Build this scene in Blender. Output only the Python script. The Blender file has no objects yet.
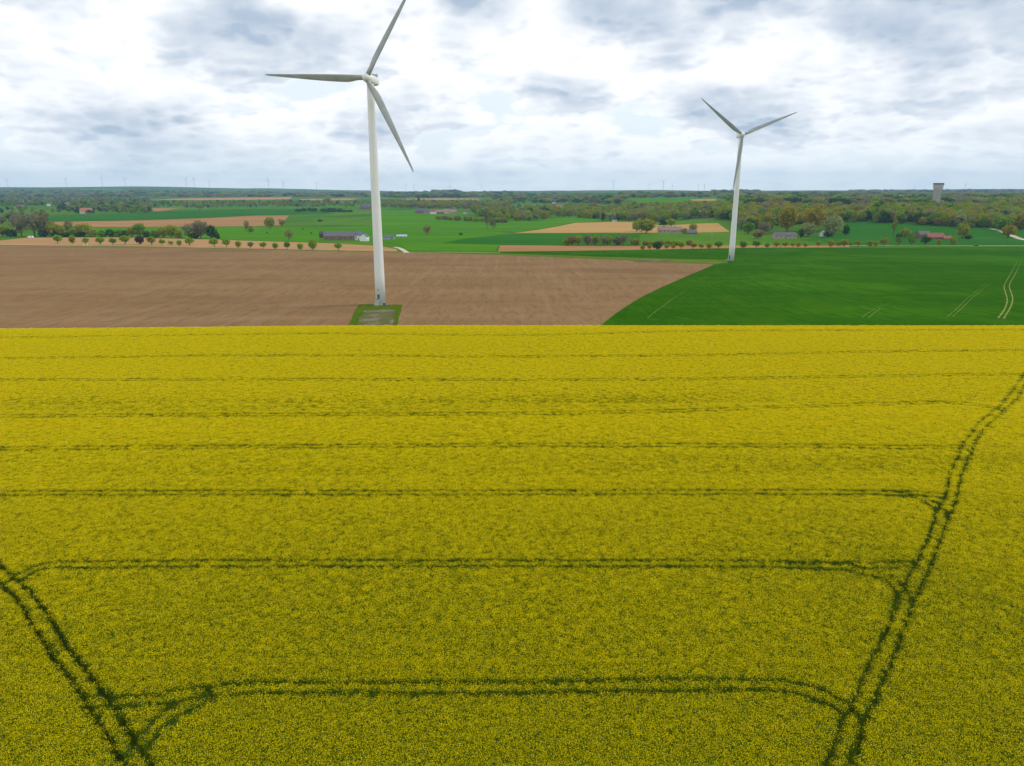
import bpy, math, random
import numpy as np
from mathutils import Vector, Matrix
from mathutils.geometry import delaunay_2d_cdt

# ------------------------------------------------------------------ camera, sky, sun, exposure
S = bpy.context.scene
COL = S.collection
R_ = math.radians
CAM_H, PITCH, FPX = 47.0, R_(15.06), 710.0
cam_d = bpy.data.cameras.new('camera')
cam = bpy.data.objects.new('camera', cam_d); COL.objects.link(cam)
cam.location = (0, 0, CAM_H); cam.rotation_euler = (R_(90) - PITCH, 0, 0)
cam_d.sensor_fit = 'HORIZONTAL'; cam_d.sensor_width = 36.0
cam_d.lens = 36.0 * FPX / 1024.0
cam_d.clip_start = 0.5; cam_d.clip_end = 60000
S.camera = cam
S.render.engine = 'CYCLES'
S.view_settings.view_transform = 'Standard'
S.view_settings.look = 'None'
S.view_settings.gamma = 1.0
S.view_settings.use_curve_mapping = False
S.view_settings.exposure = 0.15
S.cycles.max_bounces = 5
S.cycles.volume_bounces = 0
S.cycles.transparent_max_bounces = 8

SUN_AZ, SUN_EL = R_(72), R_(50)          # clockwise from +Y, above the horizon
sun_d = bpy.data.lights.new('sun', 'SUN'); sun_d.energy = 1.5; sun_d.angle = R_(11); sun_d.color = (1.0, 0.95, 0.87)
sun = bpy.data.objects.new('sun', sun_d); COL.objects.link(sun)
sdir = Vector((math.sin(SUN_AZ) * math.cos(SUN_EL), math.cos(SUN_AZ) * math.cos(SUN_EL), math.sin(SUN_EL)))
sun.rotation_euler = sdir.to_track_quat('Z', 'Y').to_euler(); sun.location = (0, 0, 400)

W = bpy.data.worlds.new('World'); S.world = W; W.use_nodes = True
nt = W.node_tree; N = nt.nodes; L = nt.links
for n in list(N): N.remove(n)
def nd(tree, kind, **kw):
    n = tree.nodes.new(kind)
    for k, v in kw.items():
        if k.startswith('i_'): n.inputs[int(k[2:])].default_value = v
        else: setattr(n, k, v)
    return n
def math_(tree, op, a, b=None, c=None, clamp=False):
    n = tree.nodes.new('ShaderNodeMath'); n.operation = op; n.use_clamp = clamp
    for i, v in enumerate((a, b, c)):
        if v is None: continue
        if isinstance(v, (int, float)): n.inputs[i].default_value = v
        else: tree.links.new(v, n.inputs[i])
    return n.outputs[0]
def ramp(tree, v, a, b, lo=0.0, hi=1.0, smooth=True):
    n = tree.nodes.new('ShaderNodeMapRange'); n.interpolation_type = 'SMOOTHSTEP' if smooth else 'LINEAR'; n.clamp = True
    tree.links.new(v, n.inputs[0])
    for i, x in enumerate((a, b, lo, hi)): n.inputs[i + 1].default_value = x
    return n.outputs[0]
def mixc(tree, f, a, b, mode='MIX'):
    n = tree.nodes.new('ShaderNodeMix'); n.data_type = 'RGBA'; n.blend_type = mode
    for v, k in ((f, 0), (a, 6), (b, 7)):
        if isinstance(v, (int, float)): n.inputs[k].default_value = v
        elif isinstance(v, tuple): n.inputs[k].default_value = (*v, 1) if len(v) == 3 else v
        else: tree.links.new(v, n.inputs[k])
    return n.outputs[2]

SKY_K = 0.1
sky = nd(nt, 'ShaderNodeTexSky', sky_type='NISHITA', sun_disc=False, sun_elevation=SUN_EL, sun_rotation=SUN_AZ)
tc = nd(nt, 'ShaderNodeTexCoord'); sep = nd(nt, 'ShaderNodeSeparateXYZ'); L.new(tc.outputs['Generated'], sep.inputs[0])
SX, SY, SZ = sep.outputs
def plane_uv(dz):
    z = math_(nt, 'ADD', math_(nt, 'MAXIMUM', math_(nt, 'ADD', SZ, dz), 0.0), 0.30)
    c = nt.nodes.new('ShaderNodeCombineXYZ')
    L.new(math_(nt, 'DIVIDE', SX, z), c.inputs[0]); L.new(math_(nt, 'DIVIDE', SY, z), c.inputs[1])
    return c.outputs[0]
def cloud(uv, scale, detail, rough, w, dist=0.25):
    n = nd(nt, 'ShaderNodeTexNoise', noise_dimensions='4D'); L.new(uv, n.inputs['Vector'])
    n.inputs['W'].default_value = w; n.inputs['Scale'].default_value = scale; n.inputs['Detail'].default_value = detail
    n.inputs['Roughness'].default_value = rough; n.inputs['Distortion'].default_value = dist
    return n.outputs[0]
def blob(px, py, rad_u, rad_v):      # a bigger cloud standing in one direction of the sky
    x = (px - 512) / FPX; y = (383 - py) / FPX
    d = Vector((x, math.cos(PITCH) + y * math.sin(PITCH), -math.sin(PITCH) + y * math.cos(PITCH))).normalized()
    a = math_(nt, 'DIVIDE', math_(nt, 'SUBTRACT', SX, d.x), rad_u); b = math_(nt, 'DIVIDE', math_(nt, 'SUBTRACT', SZ, d.z), rad_v)
    r2 = math_(nt, 'ADD', math_(nt, 'MULTIPLY', a, a), math_(nt, 'MULTIPLY', b, b))
    return math_(nt, 'POWER', 2.718, math_(nt, 'MULTIPLY', r2, -1.0))
uv0, uv1 = plane_uv(0.0), plane_uv(0.014)
CS, CW = 2.1, 12.3
d0 = cloud(uv0, CS, 4.0, 0.5, CW, 0.0); d1 = cloud(uv1, CS, 4.0, 0.5, CW, 0.0)
BL = [(900, 2, .19, .050, .24), (40, 2, .09, .028, .17), (262, 26, .10, .028, .13), (597, 6, .05, .024, .13), (485, 8, .04, .022, .10), (700, 90, .09, .010, .05), (520, 88, .08, .010, .05), (960, 130, .10, .012, .05),
      (70, 118, .10, .014, .05), (450, 12, .04, .03, .08), (860, 132, .20, .026, .07), (480, 138, .16, .022, .06), (150, 140, .14, .022, .04), (420, 70, .16, .03, -.05), (760, 70, .12, .02, -.05), (620, 110, .10, .014, .05), (520, 55, .07, .03, -.05)]
add = None
for px, py, ru, rv, k in BL:
    t = math_(nt, 'MULTIPLY', blob(px, py, ru, rv), k)
    add = t if add is None else math_(nt, 'ADD', add, t)
def puffs(uv, scale):                # rounded cauliflower heads
    wn = nd(nt, 'ShaderNodeTexNoise'); L.new(uv, wn.inputs['Vector']); wn.inputs['Scale'].default_value = 7.0; wn.inputs['Detail'].default_value = 5.0
    mx = nt.nodes.new('ShaderNodeMix'); mx.data_type = 'VECTOR'; mx.inputs[0].default_value = 0.085; L.new(uv, mx.inputs[4]); L.new(wn.outputs[1], mx.inputs[5])
    n = nd(nt, 'ShaderNodeTexVoronoi', feature='F1'); L.new(mx.outputs[1], n.inputs['Vector']); n.inputs['Scale'].default_value = scale
    n.inputs['Detail'].default_value = 2.0; n.inputs['Roughness'].default_value = 0.42; n.inputs['Lacunarity'].default_value = 2.4; n.normalize = True
    return math_(nt, 'SUBTRACT', 1.0, n.outputs['Distance'])
puff, puff1 = puffs(uv0, 5.2), puffs(uv1, 5.2)
wob = lambda d, p: math_(nt, 'ADD', d, math_(nt, 'MULTIPLY', math_(nt, 'SUBTRACT', p, 0.680), 0.60))
D0, D1 = math_(nt, 'ADD', wob(d0, puff), add), math_(nt, 'ADD', wob(d1, puff1), add)
grad = math_(nt, 'SUBTRACT', D1, D0)                               # denser above = we look at a cloud's base
body = ramp(nt, D0, 0.38, 0.50)
under = math_(nt, 'MULTIPLY', ramp(nt, grad, -0.01, 0.125), body)
heavy = ramp(nt, D0, 0.47, 0.80)
soft = cloud(uv0, 6.0, 6.0, 0.6, 31.0, 0.3)
base_shade = math_(nt, 'ADD', math_(nt, 'MULTIPLY', under, 0.55), math_(nt, 'MULTIPLY', heavy, 0.85))
base_shade = math_(nt, 'MULTIPLY', base_shade, ramp(nt, soft, 0.30, 0.62, 0.84, 1.08))
base_shade = math_(nt, 'ADD', base_shade, ramp(nt, soft, 0.50, 0.72, 0.0, 0.10), clamp=True)
cover = ramp(nt, D0, 0.38, 0.47)
K = 1.0 / SKY_K
white = (1.08 * K, 1.08 * K, 1.085 * K); grey = (0.43 * K, 0.52 * K, 0.645 * K)
ccol = mixc(nt, base_shade, white, grey)
clear = mixc(nt, 0.75, sky.outputs[0], (1.00 * K, 1.07 * K, 1.13 * K))    # thin high veil over the blue
skyc = mixc(nt, cover, clear, ccol)
veil = ramp(nt, SZ, -0.01, 0.080, 0.76, 0.0, smooth=True)
skyc = mixc(nt, veil, skyc, (1.08 * K, 1.13 * K, 1.13 * K))
bg = nd(nt, 'ShaderNodeBackground'); bg.inputs[1].default_value = SKY_K
L.new(skyc, bg.inputs[0]); out = nd(nt, 'ShaderNodeOutputWorld'); L.new(bg.outputs[0], out.inputs[0])
W.cycles.sampling_method = 'MANUAL'; W.cycles.sample_map_resolution = 1024

rng = np.random.default_rng(11)
random.seed(11)

# ------------------------------------------------------------------ terrain
_Y = np.array([-4000, 0, 130, 160, 190, 215, 236, 258, 305, 400, 545, 640, 720, 1000, 1300, 1700, 2200, 3000, 4000, 5500, 7000, 9000, 12000, 16000], float)
_Z = np.array([0, 0, 0.0, .5, 1.1, 1.7, 2.0, 1.1, -.17, -2.0, -4.03, -5.4, -6.6, -10, -11, -9, -5, 4, 15, 30.5, 42.5, 50, 46, 40], float)
_ty = np.arange(-4000, 16001, 4.0)
_tz = np.interp(_ty, _Y, _Z)
def _avg(a, n): return np.convolve(np.pad(a, n, mode='edge'), np.ones(2 * n + 1) / (2 * n + 1), 'valid')
_near, _far = _avg(_tz, 2), _avg(_avg(_tz, 15), 15)
_k = np.clip((_ty - 650) / 300, 0, 1); _tz = _near * (1 - _k) + _far * _k
def sm(a, b, x):
    t = np.clip((np.asarray(x, float) - a) / (b - a), 0, 1); return t * t * (3 - 2 * t)
def terrain(x, y):
    x = np.asarray(x, float); y = np.asarray(y, float)
    z = np.interp(y, _ty, _tz)
    z = z + sm(90, 200, y) * (1 - sm(262, 300, y)) * (.35 * sm(-120, -40, x) - .75 * sm(-60, -190, x) * 1.0)
    k = sm(750, 1500, y)
    z = z + k * (1.3 * np.sin(x / 230 + 1.1) + 1.2 * np.sin(y / 190 + x / 340) + 1.0 * np.sin(x / 130 - y / 310 + 2))
    k2 = sm(2500, 6500, y)
    z = z + k2 * (5 * np.sin(x / 900 + .4) + 4 * np.sin(x / 410 + y / 700) + 3 * np.sin(y / 500 - x / 1500))
    z = z + 26 * sm(210, 560, x) * sm(760, 1420, y) * (1 - .75 * sm(2200, 4500, y))
    z = z + 46 * sm(5200, 8200, y) * sm(-900, -4200, x) * 1.0
    z = z + 12 * sm(6000, 8200, y) * sm(2500, 4200, x)
    return z
_ry = np.concatenate([np.linspace(20, 700, 1200), np.geomspace(701, 13500, 1500)])
def P(px, py, up=0.0):
    """the point of the ground (raised by up) that is seen at a photograph position"""
    dx = (px - 512) / FPX; dy = (383 - py) / FPX
    r = np.array([dx, math.cos(PITCH) + dy * math.sin(PITCH), -math.sin(PITCH) + dy * math.cos(PITCH)])
    t = _ry / r[1]; hz = CAM_H + t * r[2] - terrain(t * r[0], _ry) - up
    i = int(np.argmax(hz <= 0)) if (hz <= 0).any() else int(np.argmin(hz))
    if i > 0 and hz[i] <= 0 and hz[i - 1] > 0:
        f = hz[i - 1] / (hz[i - 1] - hz[i]); y = _ry[i - 1] + f * (_ry[i] - _ry[i - 1])
    else: y = _ry[i]
    x = y / r[1] * r[0]
    return Vector((x, y, float(terrain(x, y))))
def mpp(p): return (p.y * math.cos(PITCH) + (CAM_H - p.z) * math.sin(PITCH)) / FPX   # metres per photo pixel there

# ------------------------------------------------------------------ helpers
def tag(o, label=None, cat=None, group=None, kind=None):
    for k, v in (('label', label), ('category', cat), ('group', group), ('kind', kind)):
        if v: o[k] = v
    return o
def empty(name, loc, rz=0.0):
    o = bpy.data.objects.new(name, None); COL.objects.link(o); o.location = loc; o.rotation_euler = (0, 0, rz); o.empty_display_size = 1; return o
class MB:
    def __init__(s): s.v = []; s.f = []; s.m = []
    def add(s, vs, fs, m=0):
        b = len(s.v); s.v += [tuple(map(float, p)) for p in vs]; s.f += [tuple(i + b for i in f) for f in fs]; s.m += [m] * len(fs); return s
    def box(s, x0, x1, y0, y1, z0, z1, m=0):
        return s.add([(x0, y0, z0), (x1, y0, z0), (x1, y1, z0), (x0, y1, z0), (x0, y0, z1), (x1, y0, z1), (x1, y1, z1), (x0, y1, z1)],
                     [(0, 3, 2, 1), (4, 5, 6, 7), (0, 1, 5, 4), (1, 2, 6, 5), (2, 3, 7, 6), (3, 0, 4, 7)], m)
    def tube(s, pts, rad, n=8, m=0, caps=True):
        pts = [Vector(p) for p in pts]; rad = rad if hasattr(rad, '__len__') else [rad] * len(pts); b = len(s.v); prev = None
        for i, p in enumerate(pts):
            d = (pts[min(i + 1, len(pts) - 1)] - pts[max(i - 1, 0)]).normalized()
            u = d.cross(Vector((0, 0, 1)) if abs(d.z) < .9 else Vector((1, 0, 0))).normalized() if prev is None else (prev - d * prev.dot(d)).normalized()
            prev = u; w = d.cross(u)
            for k in range(n):
                a = 2 * math.pi * k / n; s.v.append(tuple(p + (u * math.cos(a) + w * math.sin(a)) * rad[i]))
        for i in range(len(pts) - 1):
            for k in range(n):
                s.f.append((b + i * n + k, b + i * n + (k + 1) % n, b + (i + 1) * n + (k + 1) % n, b + (i + 1) * n + k)); s.m.append(m)
        if caps:
            s.f.append(tuple(b + k for k in reversed(range(n)))); s.m.append(m)
            s.f.append(tuple(b + (len(pts) - 1) * n + k for k in range(n))); s.m.append(m)
        return s
    def mesh(s, name, mats, smooth=False):
        me = bpy.data.meshes.new(name); me.from_pydata(s.v, [], s.f)
        for m in (mats if isinstance(mats, (list, tuple)) else [mats]): me.materials.append(m)
        if any(s.m): me.polygons.foreach_set('material_index', s.m)
        if smooth: me.shade_smooth()
        me.update(); return me
    def build(s, name, mats, parent=None, smooth=False):
        o = bpy.data.objects.new(name, s.mesh(name, mats, smooth)); COL.objects.link(o)
        if parent is not None: o.parent = parent
        return o

def bsdf(name):
    m = bpy.data.materials.new(name); m.use_nodes = True; return m, m.node_tree, m.node_tree.nodes['Principled BSDF']
def noisy(name, cols, scale=1.0, rough=0.9, stretch=(1, 1, 1), detail=5, lo=.35, hi=.65, spec=0.0, second=None, bump=0.0, coord='Object'):
    """two or three colours blended by noise in the thing's own space; second = (scale, stretch, colour, amount, lo, hi) adds another pattern"""
    m, t, b = bsdf(name); tcn = nd(t, 'ShaderNodeTexCoord')
    def tex(sc, st, det, off=0):
        mp = nd(t, 'ShaderNodeMapping'); mp.inputs['Scale'].default_value = st; mp.inputs['Location'].default_value = (off, off * .7, 0)
        t.links.new(tcn.outputs[coord], mp.inputs[0])
        n = nd(t, 'ShaderNodeTexNoise'); n.inputs['Scale'].default_value = sc; n.inputs['Detail'].default_value = det; n.inputs['Roughness'].default_value = .6
        t.links.new(mp.outputs[0], n.inputs[0]); return n.outputs[0]
    v = tex(scale, stretch, detail)
    c = mixc(t, ramp(t, v, lo, hi), cols[0], cols[1])
    if len(cols) > 2: c = mixc(t, ramp(t, tex(scale * 3.1, stretch, detail, 7), .5, .72), c, cols[2])
    for sec in (second or []):
        sc, st, cc, am, l2, h2 = sec
        c = mixc(t, math_(t, 'MULTIPLY', ramp(t, tex(sc, st, 4, 13), l2, h2), am), c, cc)
    t.links.new(c, b.inputs['Base Color']); b.inputs['Roughness'].default_value = rough; b.inputs['Specular IOR Level'].default_value = spec
    if bump:
        bp = nd(t, 'ShaderNodeBump'); bp.inputs['Strength'].default_value = 1.0; bp.inputs['Distance'].default_value = bump
        t.links.new(v, bp.inputs['Height']); t.links.new(bp.outputs[0], b.inputs['Normal'])
    return m
def leafy(name, cols, trans=.42):
    """leaf clumps: every clump its own shade of the given colours, some light let through"""
    m = bpy.data.materials.new(name); m.use_nodes = True; t = m.node_tree
    for n in list(t.nodes): t.nodes.remove(n)
    g = nd(t, 'ShaderNodeNewGeometry'); cr = nd(t, 'ShaderNodeValToRGB'); t.links.new(g.outputs['Random Per Island'], cr.inputs[0])
    e = cr.color_ramp.elements
    while len(e) < len(cols): e.new(.5)
    for i, c in enumerate(cols): e[i].position = i / (len(cols) - 1); e[i].color = (*c, 1)
    d = nd(t, 'ShaderNodeBsdfDiffuse'); tr = nd(t, 'ShaderNodeBsdfTranslucent'); mx = nd(t, 'ShaderNodeMixShader'); mx.inputs[0].default_value = trans
    t.links.new(cr.outputs[0], d.inputs[0]); t.links.new(cr.outputs[0], tr.inputs[0]); t.links.new(d.outputs[0], mx.inputs[1]); t.links.new(tr.outputs[0], mx.inputs[2])
    o = nd(t, 'ShaderNodeOutputMaterial'); t.links.new(mx.outputs[0], o.inputs[0]); return m

MT = {}
MT['meadow'] = noisy('meadow_grass', [(.052, .138, .008), (.080, .180, .012), (.095, .150, .018)], .006, stretch=(1, .5, 1), second=[(.0022, (1, 1, 1), (.022, .092, .010), .7, .45, .6), (.12, (.4, 1, 1), (.05, .10, .012), .5, .45, .7)])
MT['plough'] = noisy('ploughed_soil', [(.188, .110, .048), (.222, .136, .064)], .035, stretch=(.12, 1, 1), second=[(.7, (.06, 1, 1), (.135, .084, .040), .35, .45, .7), (.55, (1, .16, 1), (.120, .074, .035), .55, .45, .66), (.20, (1, .05, 1), (.235, .155, .085), .45, .48, .66), (2.3, (1, 1, 1), (.27, .19, .115), .7, .5, .68), (.012, (.5, 1, 1), (.145, .09, .045), .6, .50, .64)], bump=.08)
MT['stubble'] = noisy('pale_stubble', [(.31, .185, .085), (.36, .22, .105)], .02, stretch=(.2, 1, 1), second=[(.4, (.05, 1, 1), (.30, .17, .065), .5, .45, .7)])
MT['tan'] = noisy('dry_tan_soil', [(.33, .215, .07), (.40, .24, .10)], .012, stretch=(.3, 1, 1), second=[(.15, (.06, 1, 1), (.27, .20, .05), .6, .45, .65)])
MT['brown'] = noisy('brown_soil', [(.27, .15, .06), (.33, .185, .08)], .012, stretch=(.3, 1, 1), second=[(.15, (.06, 1, 1), (.22, .125, .045), .6, .45, .65)])
MT['wheat'] = noisy('young_wheat', [(.022, .082, .0005), (.032, .100, .001)], .02, stretch=(.25, 1, 1), second=[(.5, (.05, 1, 1), (.013, .066, .001), .65, .42, .66), (.008, (1, 1, 1), (.042, .135, .003), .7, .5, .64), (3.5, (1, .5, 1), (.03, .135, .004), .5, .5, .7), (.45, (1, .12, 1), (.012, .062, .001), .55, .46, .66), (.05, (1, .4, 1), (.04, .105, .002), .5, .52, .68)], bump=.12)
MT['lush'] = noisy('lush_green_crop', [(.052, .160, .004), (.074, .195, .006)], .01, stretch=(.3, 1, 1), second=[(.2, (.08, 1, 1), (.032, .14, .006), .6, .45, .65)])
MT['deep'] = noisy('deep_green_crop', [(.022, .104, .009), (.032, .125, .010)], .01, stretch=(.3, 1, 1), second=[(.2, (.08, 1, 1), (.016, .095, .008), .6, .45, .65)])
MT['verge'] = noisy('rough_verge', [(.06, .15, .008), (.10, .15, .014)], .15, second=[(1.2, (.5, 1, 1), (.13, .12, .02), .6, .5, .65)])
MT['padgrass'] = noisy('pad_grass', [(.040, .095, .004), (.070, .105, .008)], .25, second=[(.35, (1, 1, 1), (.12, .12, .02), .75, .5, .64), (1.6, (1, 1, 1), (.03, .09, .004), .6, .5, .68)])
MT['gravel'] = noisy('grey_gravel', [(.105, .092, .052), (.155, .14, .095)], .16, second=[(.22, (1, .6, 1), (.075, .085, .016), .9, .42, .55), (2.5, (1, 1, 1), (.27, .255, .20), .5, .5, .7)], bump=.05)
MT['chalk'] = noisy('pale_track', [(.42, .38, .29), (.54, .49, .40)], .3, second=[(.5, (1, 1, 1), (.22, .24, .10), .7, .48, .62)])
MT['bare_rut'] = noisy('bare_wheel_soil', [(.20, .21, .06), (.32, .28, .12)], .6, second=[(.5, (1, 1, 1), (.05, .13, .008), .9, .45, .6)])
MT['far_land'] = noisy('far_patchwork', [(.04, .085, .03), (.06, .12, .03), (.08, .16, .025)], .0022, stretch=(.35, 1, 1), second=[(.004, (.3, 1, 1), (.20, .14, .07), .8, .60, .66)])
# rapeseed
MT['rape_base'] = noisy('rapeseed_undergrowth', [(.018, .042, .004), (.060, .090, .004)], 5.0, detail=3)
MT['petal'] = leafy('rapeseed_petal', [(.625, .525, .001), (.76, .65, .002), (.845, .735, .004)], .42)
MT['rape_leaf'] = leafy('rapeseed_leaf', [(.06, .105, .004), (.13, .175, .005), (.23, .245, .006)], .40)
# trees
TC = {
 'bright': [(.16, .27, .005), (.24, .36, .007), (.31, .43, .012)],
 'green':  [(.09, .195, .008), (.145, .27, .012), (.195, .33, .016)],
 'dark':   [(.018, .072, .014), (.034, .10, .018), (.056, .135, .024)],
 'olive':  [(.19, .225, .012), (.27, .305, .018), (.34, .37, .026)],
 'grey':   [(.15, .145, .07), (.21, .20, .10), (.27, .26, .13)],
 'brown':  [(.19, .15, .055), (.26, .205, .075), (.31, .25, .095)],
 'orange': [(.24, .20, .010), (.32, .265, .014), (.34, .32, .02)],
 'maroon': [(.045, .018, .020), (.08, .032, .032), (.11, .05, .045)],
 'willow': [(.20, .25, .08), (.28, .32, .115), (.34, .38, .15)],
}
LEAF = {k: leafy('crown_' + k, v) for k, v in TC.items()}
MT['bark'] = noisy('bark', [(.09, .07, .05), (.15, .12, .09)], 2.0)

def drape(name, poly, mat, up, step, kind='structure', label=None, cat=None):
    """a sheet lying on the terrain: a polygon in plan, filled with a grid and set `up` above the ground"""
    pts = [(p[0], p[1]) for p in poly]; dense = []
    for i, a in enumerate(pts):
        b = pts[(i + 1) % len(pts)]; n = max(1, int(math.hypot(b[0] - a[0], b[1] - a[1]) / step))
        for k in range(n): dense.append((a[0] + (b[0] - a[0]) * k / n, a[1] + (b[1] - a[1]) * k / n))
    nb = len(dense); D = np.array(dense)
    gx = np.arange(D[:, 0].min(), D[:, 0].max(), step); gy = np.arange(D[:, 1].min(), D[:, 1].max(), step)
    G = np.stack(np.meshgrid(gx, gy), -1).reshape(-1, 2) + rng.uniform(-.05, .05, (len(gx) * len(gy), 2)) * step
    ins = np.zeros(len(G), bool)
    for i in range(nb):
        a, b = D[i], D[(i + 1) % nb]; c = (a[1] > G[:, 1]) != (b[1] > G[:, 1])
        with np.errstate(divide='ignore', invalid='ignore'): xx = (b[0] - a[0]) * (G[:, 1] - a[1]) / (b[1] - a[1]) + a[0]
        ins ^= c & (G[:, 0] < xx)
    near = np.min((G[:, None, 0] - D[None, :, 0]) ** 2 + (G[:, None, 1] - D[None, :, 1]) ** 2, axis=1) if len(G) * nb < 4e7 else np.full(len(G), 1e9)
    G = G[ins & (near > (.3 * step) ** 2)]
    vs = [Vector(p) for p in dense] + [Vector(p) for p in G]
    r = delaunay_2d_cdt(vs, [(i, (i + 1) % nb) for i in range(nb)], [], 1, 1e-4)
    V = np.array([(v.x, v.y) for v in r[0]]); Z = terrain(V[:, 0], V[:, 1]) + up
    me = bpy.data.meshes.new(name); me.from_pydata([(x, y, z) for (x, y), z in zip(V, Z)], [], [tuple(f) for f in r[2]])
    me.materials.append(mat); me.shade_smooth(); me.update()
    o = bpy.data.objects.new(name, me); COL.objects.link(o); tag(o, label, cat, None, kind)
    if len(me.polygons) and me.polygons[0].normal.z < 0: me.flip_normals()
    return o
def ribbon(name, pts, width, mat, up, step=6.0, kind='structure', end=1.0):
    pts = smooth_line([(p[0], p[1]) for p in pts], step); n = len(pts)
    T = np.gradient(pts, axis=0); T /= np.linalg.norm(T, axis=1)[:, None] + 1e-9; Nn = np.stack([-T[:, 1], T[:, 0]], 1)
    width = (width * np.linspace(1, end, n))[:, None]
    A = pts + Nn * width / 2; B = pts - Nn * width / 2
    V = np.concatenate([A, B]); Z = terrain(V[:, 0], V[:, 1]) + up
    me = bpy.data.meshes.new(name); me.from_pydata([(x, y, z) for (x, y), z in zip(V, Z)], [], [(i, i + n, i + n + 1, i + 1) for i in range(n - 1)])
    me.materials.append(mat); me.update(); o = bpy.data.objects.new(name, me); COL.objects.link(o); tag(o, kind=kind)
    if me.polygons[0].normal.z < 0: me.flip_normals()
    return o
def smooth_line(pts, step):
    p = np.array(pts, float)
    if len(p) > 2:
        q = [p[0]]
        for i in range(len(p) - 1):
            p0 = p[max(i - 1, 0)]; p1 = p[i]; p2 = p[i + 1]; p3 = p[min(i + 2, len(p) - 1)]
            n = max(2, int(np.linalg.norm(p2 - p1) / step))
            for k in range(1, n + 1):
                t = k / n; q.append(.5 * ((2 * p1) + (-p0 + p2) * t + (2 * p0 - 5 * p1 + 4 * p2 - p3) * t * t + (-p0 + 3 * p1 - 3 * p2 + p3) * t ** 3))
        return np.array(q)
    n = max(2, int(np.linalg.norm(p[1] - p[0]) / step)); return np.linspace(p[0], p[1], n + 1)

def grid_obj(name, X, Y, Zup, mat):
    ny, nx = X.shape; V = np.stack([X, Y, terrain(X, Y) + Zup], -1).reshape(-1, 3)
    i = np.arange(ny - 1)[:, None] * nx + np.arange(nx - 1)[None]; F = np.stack([i, i + 1, i + nx + 1, i + nx], -1).reshape(-1, 4)
    me = bpy.data.meshes.new(name); me.vertices.add(len(V)); me.vertices.foreach_set('co', V.astype(np.float32).ravel())
    me.loops.add(F.size); me.loops.foreach_set('vertex_index', F.ravel().astype(np.int32)); me.polygons.add(len(F))
    me.polygons.foreach_set('loop_start', np.arange(0, F.size, 4, dtype=np.int32)); me.polygons.foreach_set('loop_total', np.full(len(F), 4, np.int32))
    me.update(calc_edges=True); me.shade_smooth(); me.materials.append(mat)
    o = bpy.data.objects.new(name, me); COL.objects.link(o); return o

# ------------------------------------------------------------------ ground sheet
ya = np.concatenate([np.arange(-600, 0, 40), np.arange(0, 720, 8), np.geomspace(720, 15000, 260)])
half = np.concatenate([np.arange(0, 400, 12), np.geomspace(400, 12000, 90)]); xa = np.concatenate([-half[:0:-1], half])
Xg, Yg = np.meshgrid(xa, ya)
tag(grid_obj('ground', Xg, Yg, 0.0, MT['meadow']), kind='structure')

px = lambda *a: [P(*p) for p in a]
def w2(*a): return [Vector((x, y, 0)) for x, y in a]
RAPE_END = 236.0
# right edge of the ploughed field, going away from the crest
edge_r = px((604, 322.5), (620, 310.5), (636, 300.3), (652, 291.8), (670, 283.6), (692, 274), (714, 264.8))
edge_r = [Vector((a, b, 0)) for a, b in smooth_line([(p.x, p.y) for p in edge_r], 7)]
e0, e1 = edge_r[0], edge_r[1]
k = (RAPE_END - 4 - e0.y) / (e1.y - e0.y); near_pt = Vector((e0.x + (e1.x - e0.x) * k, RAPE_END - 4, 0))
far_b = [(712, 264), (640, 261), (600, 259), (500, 255), (400, 252.3), (330, 251), (256, 249.6), (140, 247), (0, 245.8), (-160, 245.3)]
tag(drape('ploughed_field', [near_pt] + edge_r[:-1] + px(*far_b) + w2((-700, 600), (-420, 232)), MT['plough'], .06, 14), kind='structure')
wheat_far = px((1190, 246.6), (1024, 247.3), (940, 247.6), (830, 248.3), (742, 248.6), (690, 249.6), (640, 250.6), (560, 251.8), (500, 252.4))
drape('wheat_field', [near_pt + Vector((.6, 0, 0))] + [e + Vector((.6, 0, 0)) for e in edge_r] + px((725, 263.2), (727, 259.8), (660, 258.2), (600, 256.6), (500, 253.4)) + wheat_far[::-1] + w2((560, 300), (420, 232)), MT['wheat'], .28, 12)
drape('grass_verge', px((395, 252.0), (500, 254.8), (600, 258.6), (640, 260.6), (714, 264.6), (727, 263.1), (727, 260), (660, 258.4), (600, 256.8), (500, 253.3), (395, 251.3)), MT['verge'], .14, 10)
drape('stubble_strip', px((-160, 244.9), (0, 245.2), (140, 246.4), (256, 249), (330, 250.4), (398, 251.6), (396, 249), (378, 246), (330, 243.4), (256, 241.2), (215, 239.6), (130, 237.4), (28, 237.7), (0, 240.6), (-160, 242)), MT['stubble'], .12, 16)
drape('brown_strip', px((500, 245.3), (560, 245.8), (640, 246), (760, 245.6), (850, 245.9), (850, 247.5), (760, 247.8), (690, 248.8), (640, 249.8), (560, 251), (498, 251.6)), MT['brown'], .14, 14)
drape('hill_field', px((848, 221.5), (900, 222.6), (960, 226.6), (1040, 229), (1180, 232), (1180, 246), (1024, 246.2), (850, 245.5), (800, 240), (832, 236)), MT['deep'], .2, 18)
drape('green_field', px((512, 244.8), (560, 245.2), (640, 245.4), (640, 234), (528, 233.6), (480, 236), (440, 243)), MT['deep'], .12, 16)
drape('tan_field', px((514, 233.2), (545, 228.8), (575, 222.9), (612, 222), (642, 221.7), (660, 225.5), (700, 223.6), (718, 223.2), (730, 231.8), (700, 232.6), (600, 232.7)), MT['tan'], .16, 18)
drape('green_strip', px((512, 230), (548, 219), (590, 217), (600, 221), (575, 222.3), (545, 228), (514, 232.4)), MT['lush'], .18, 20)
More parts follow.
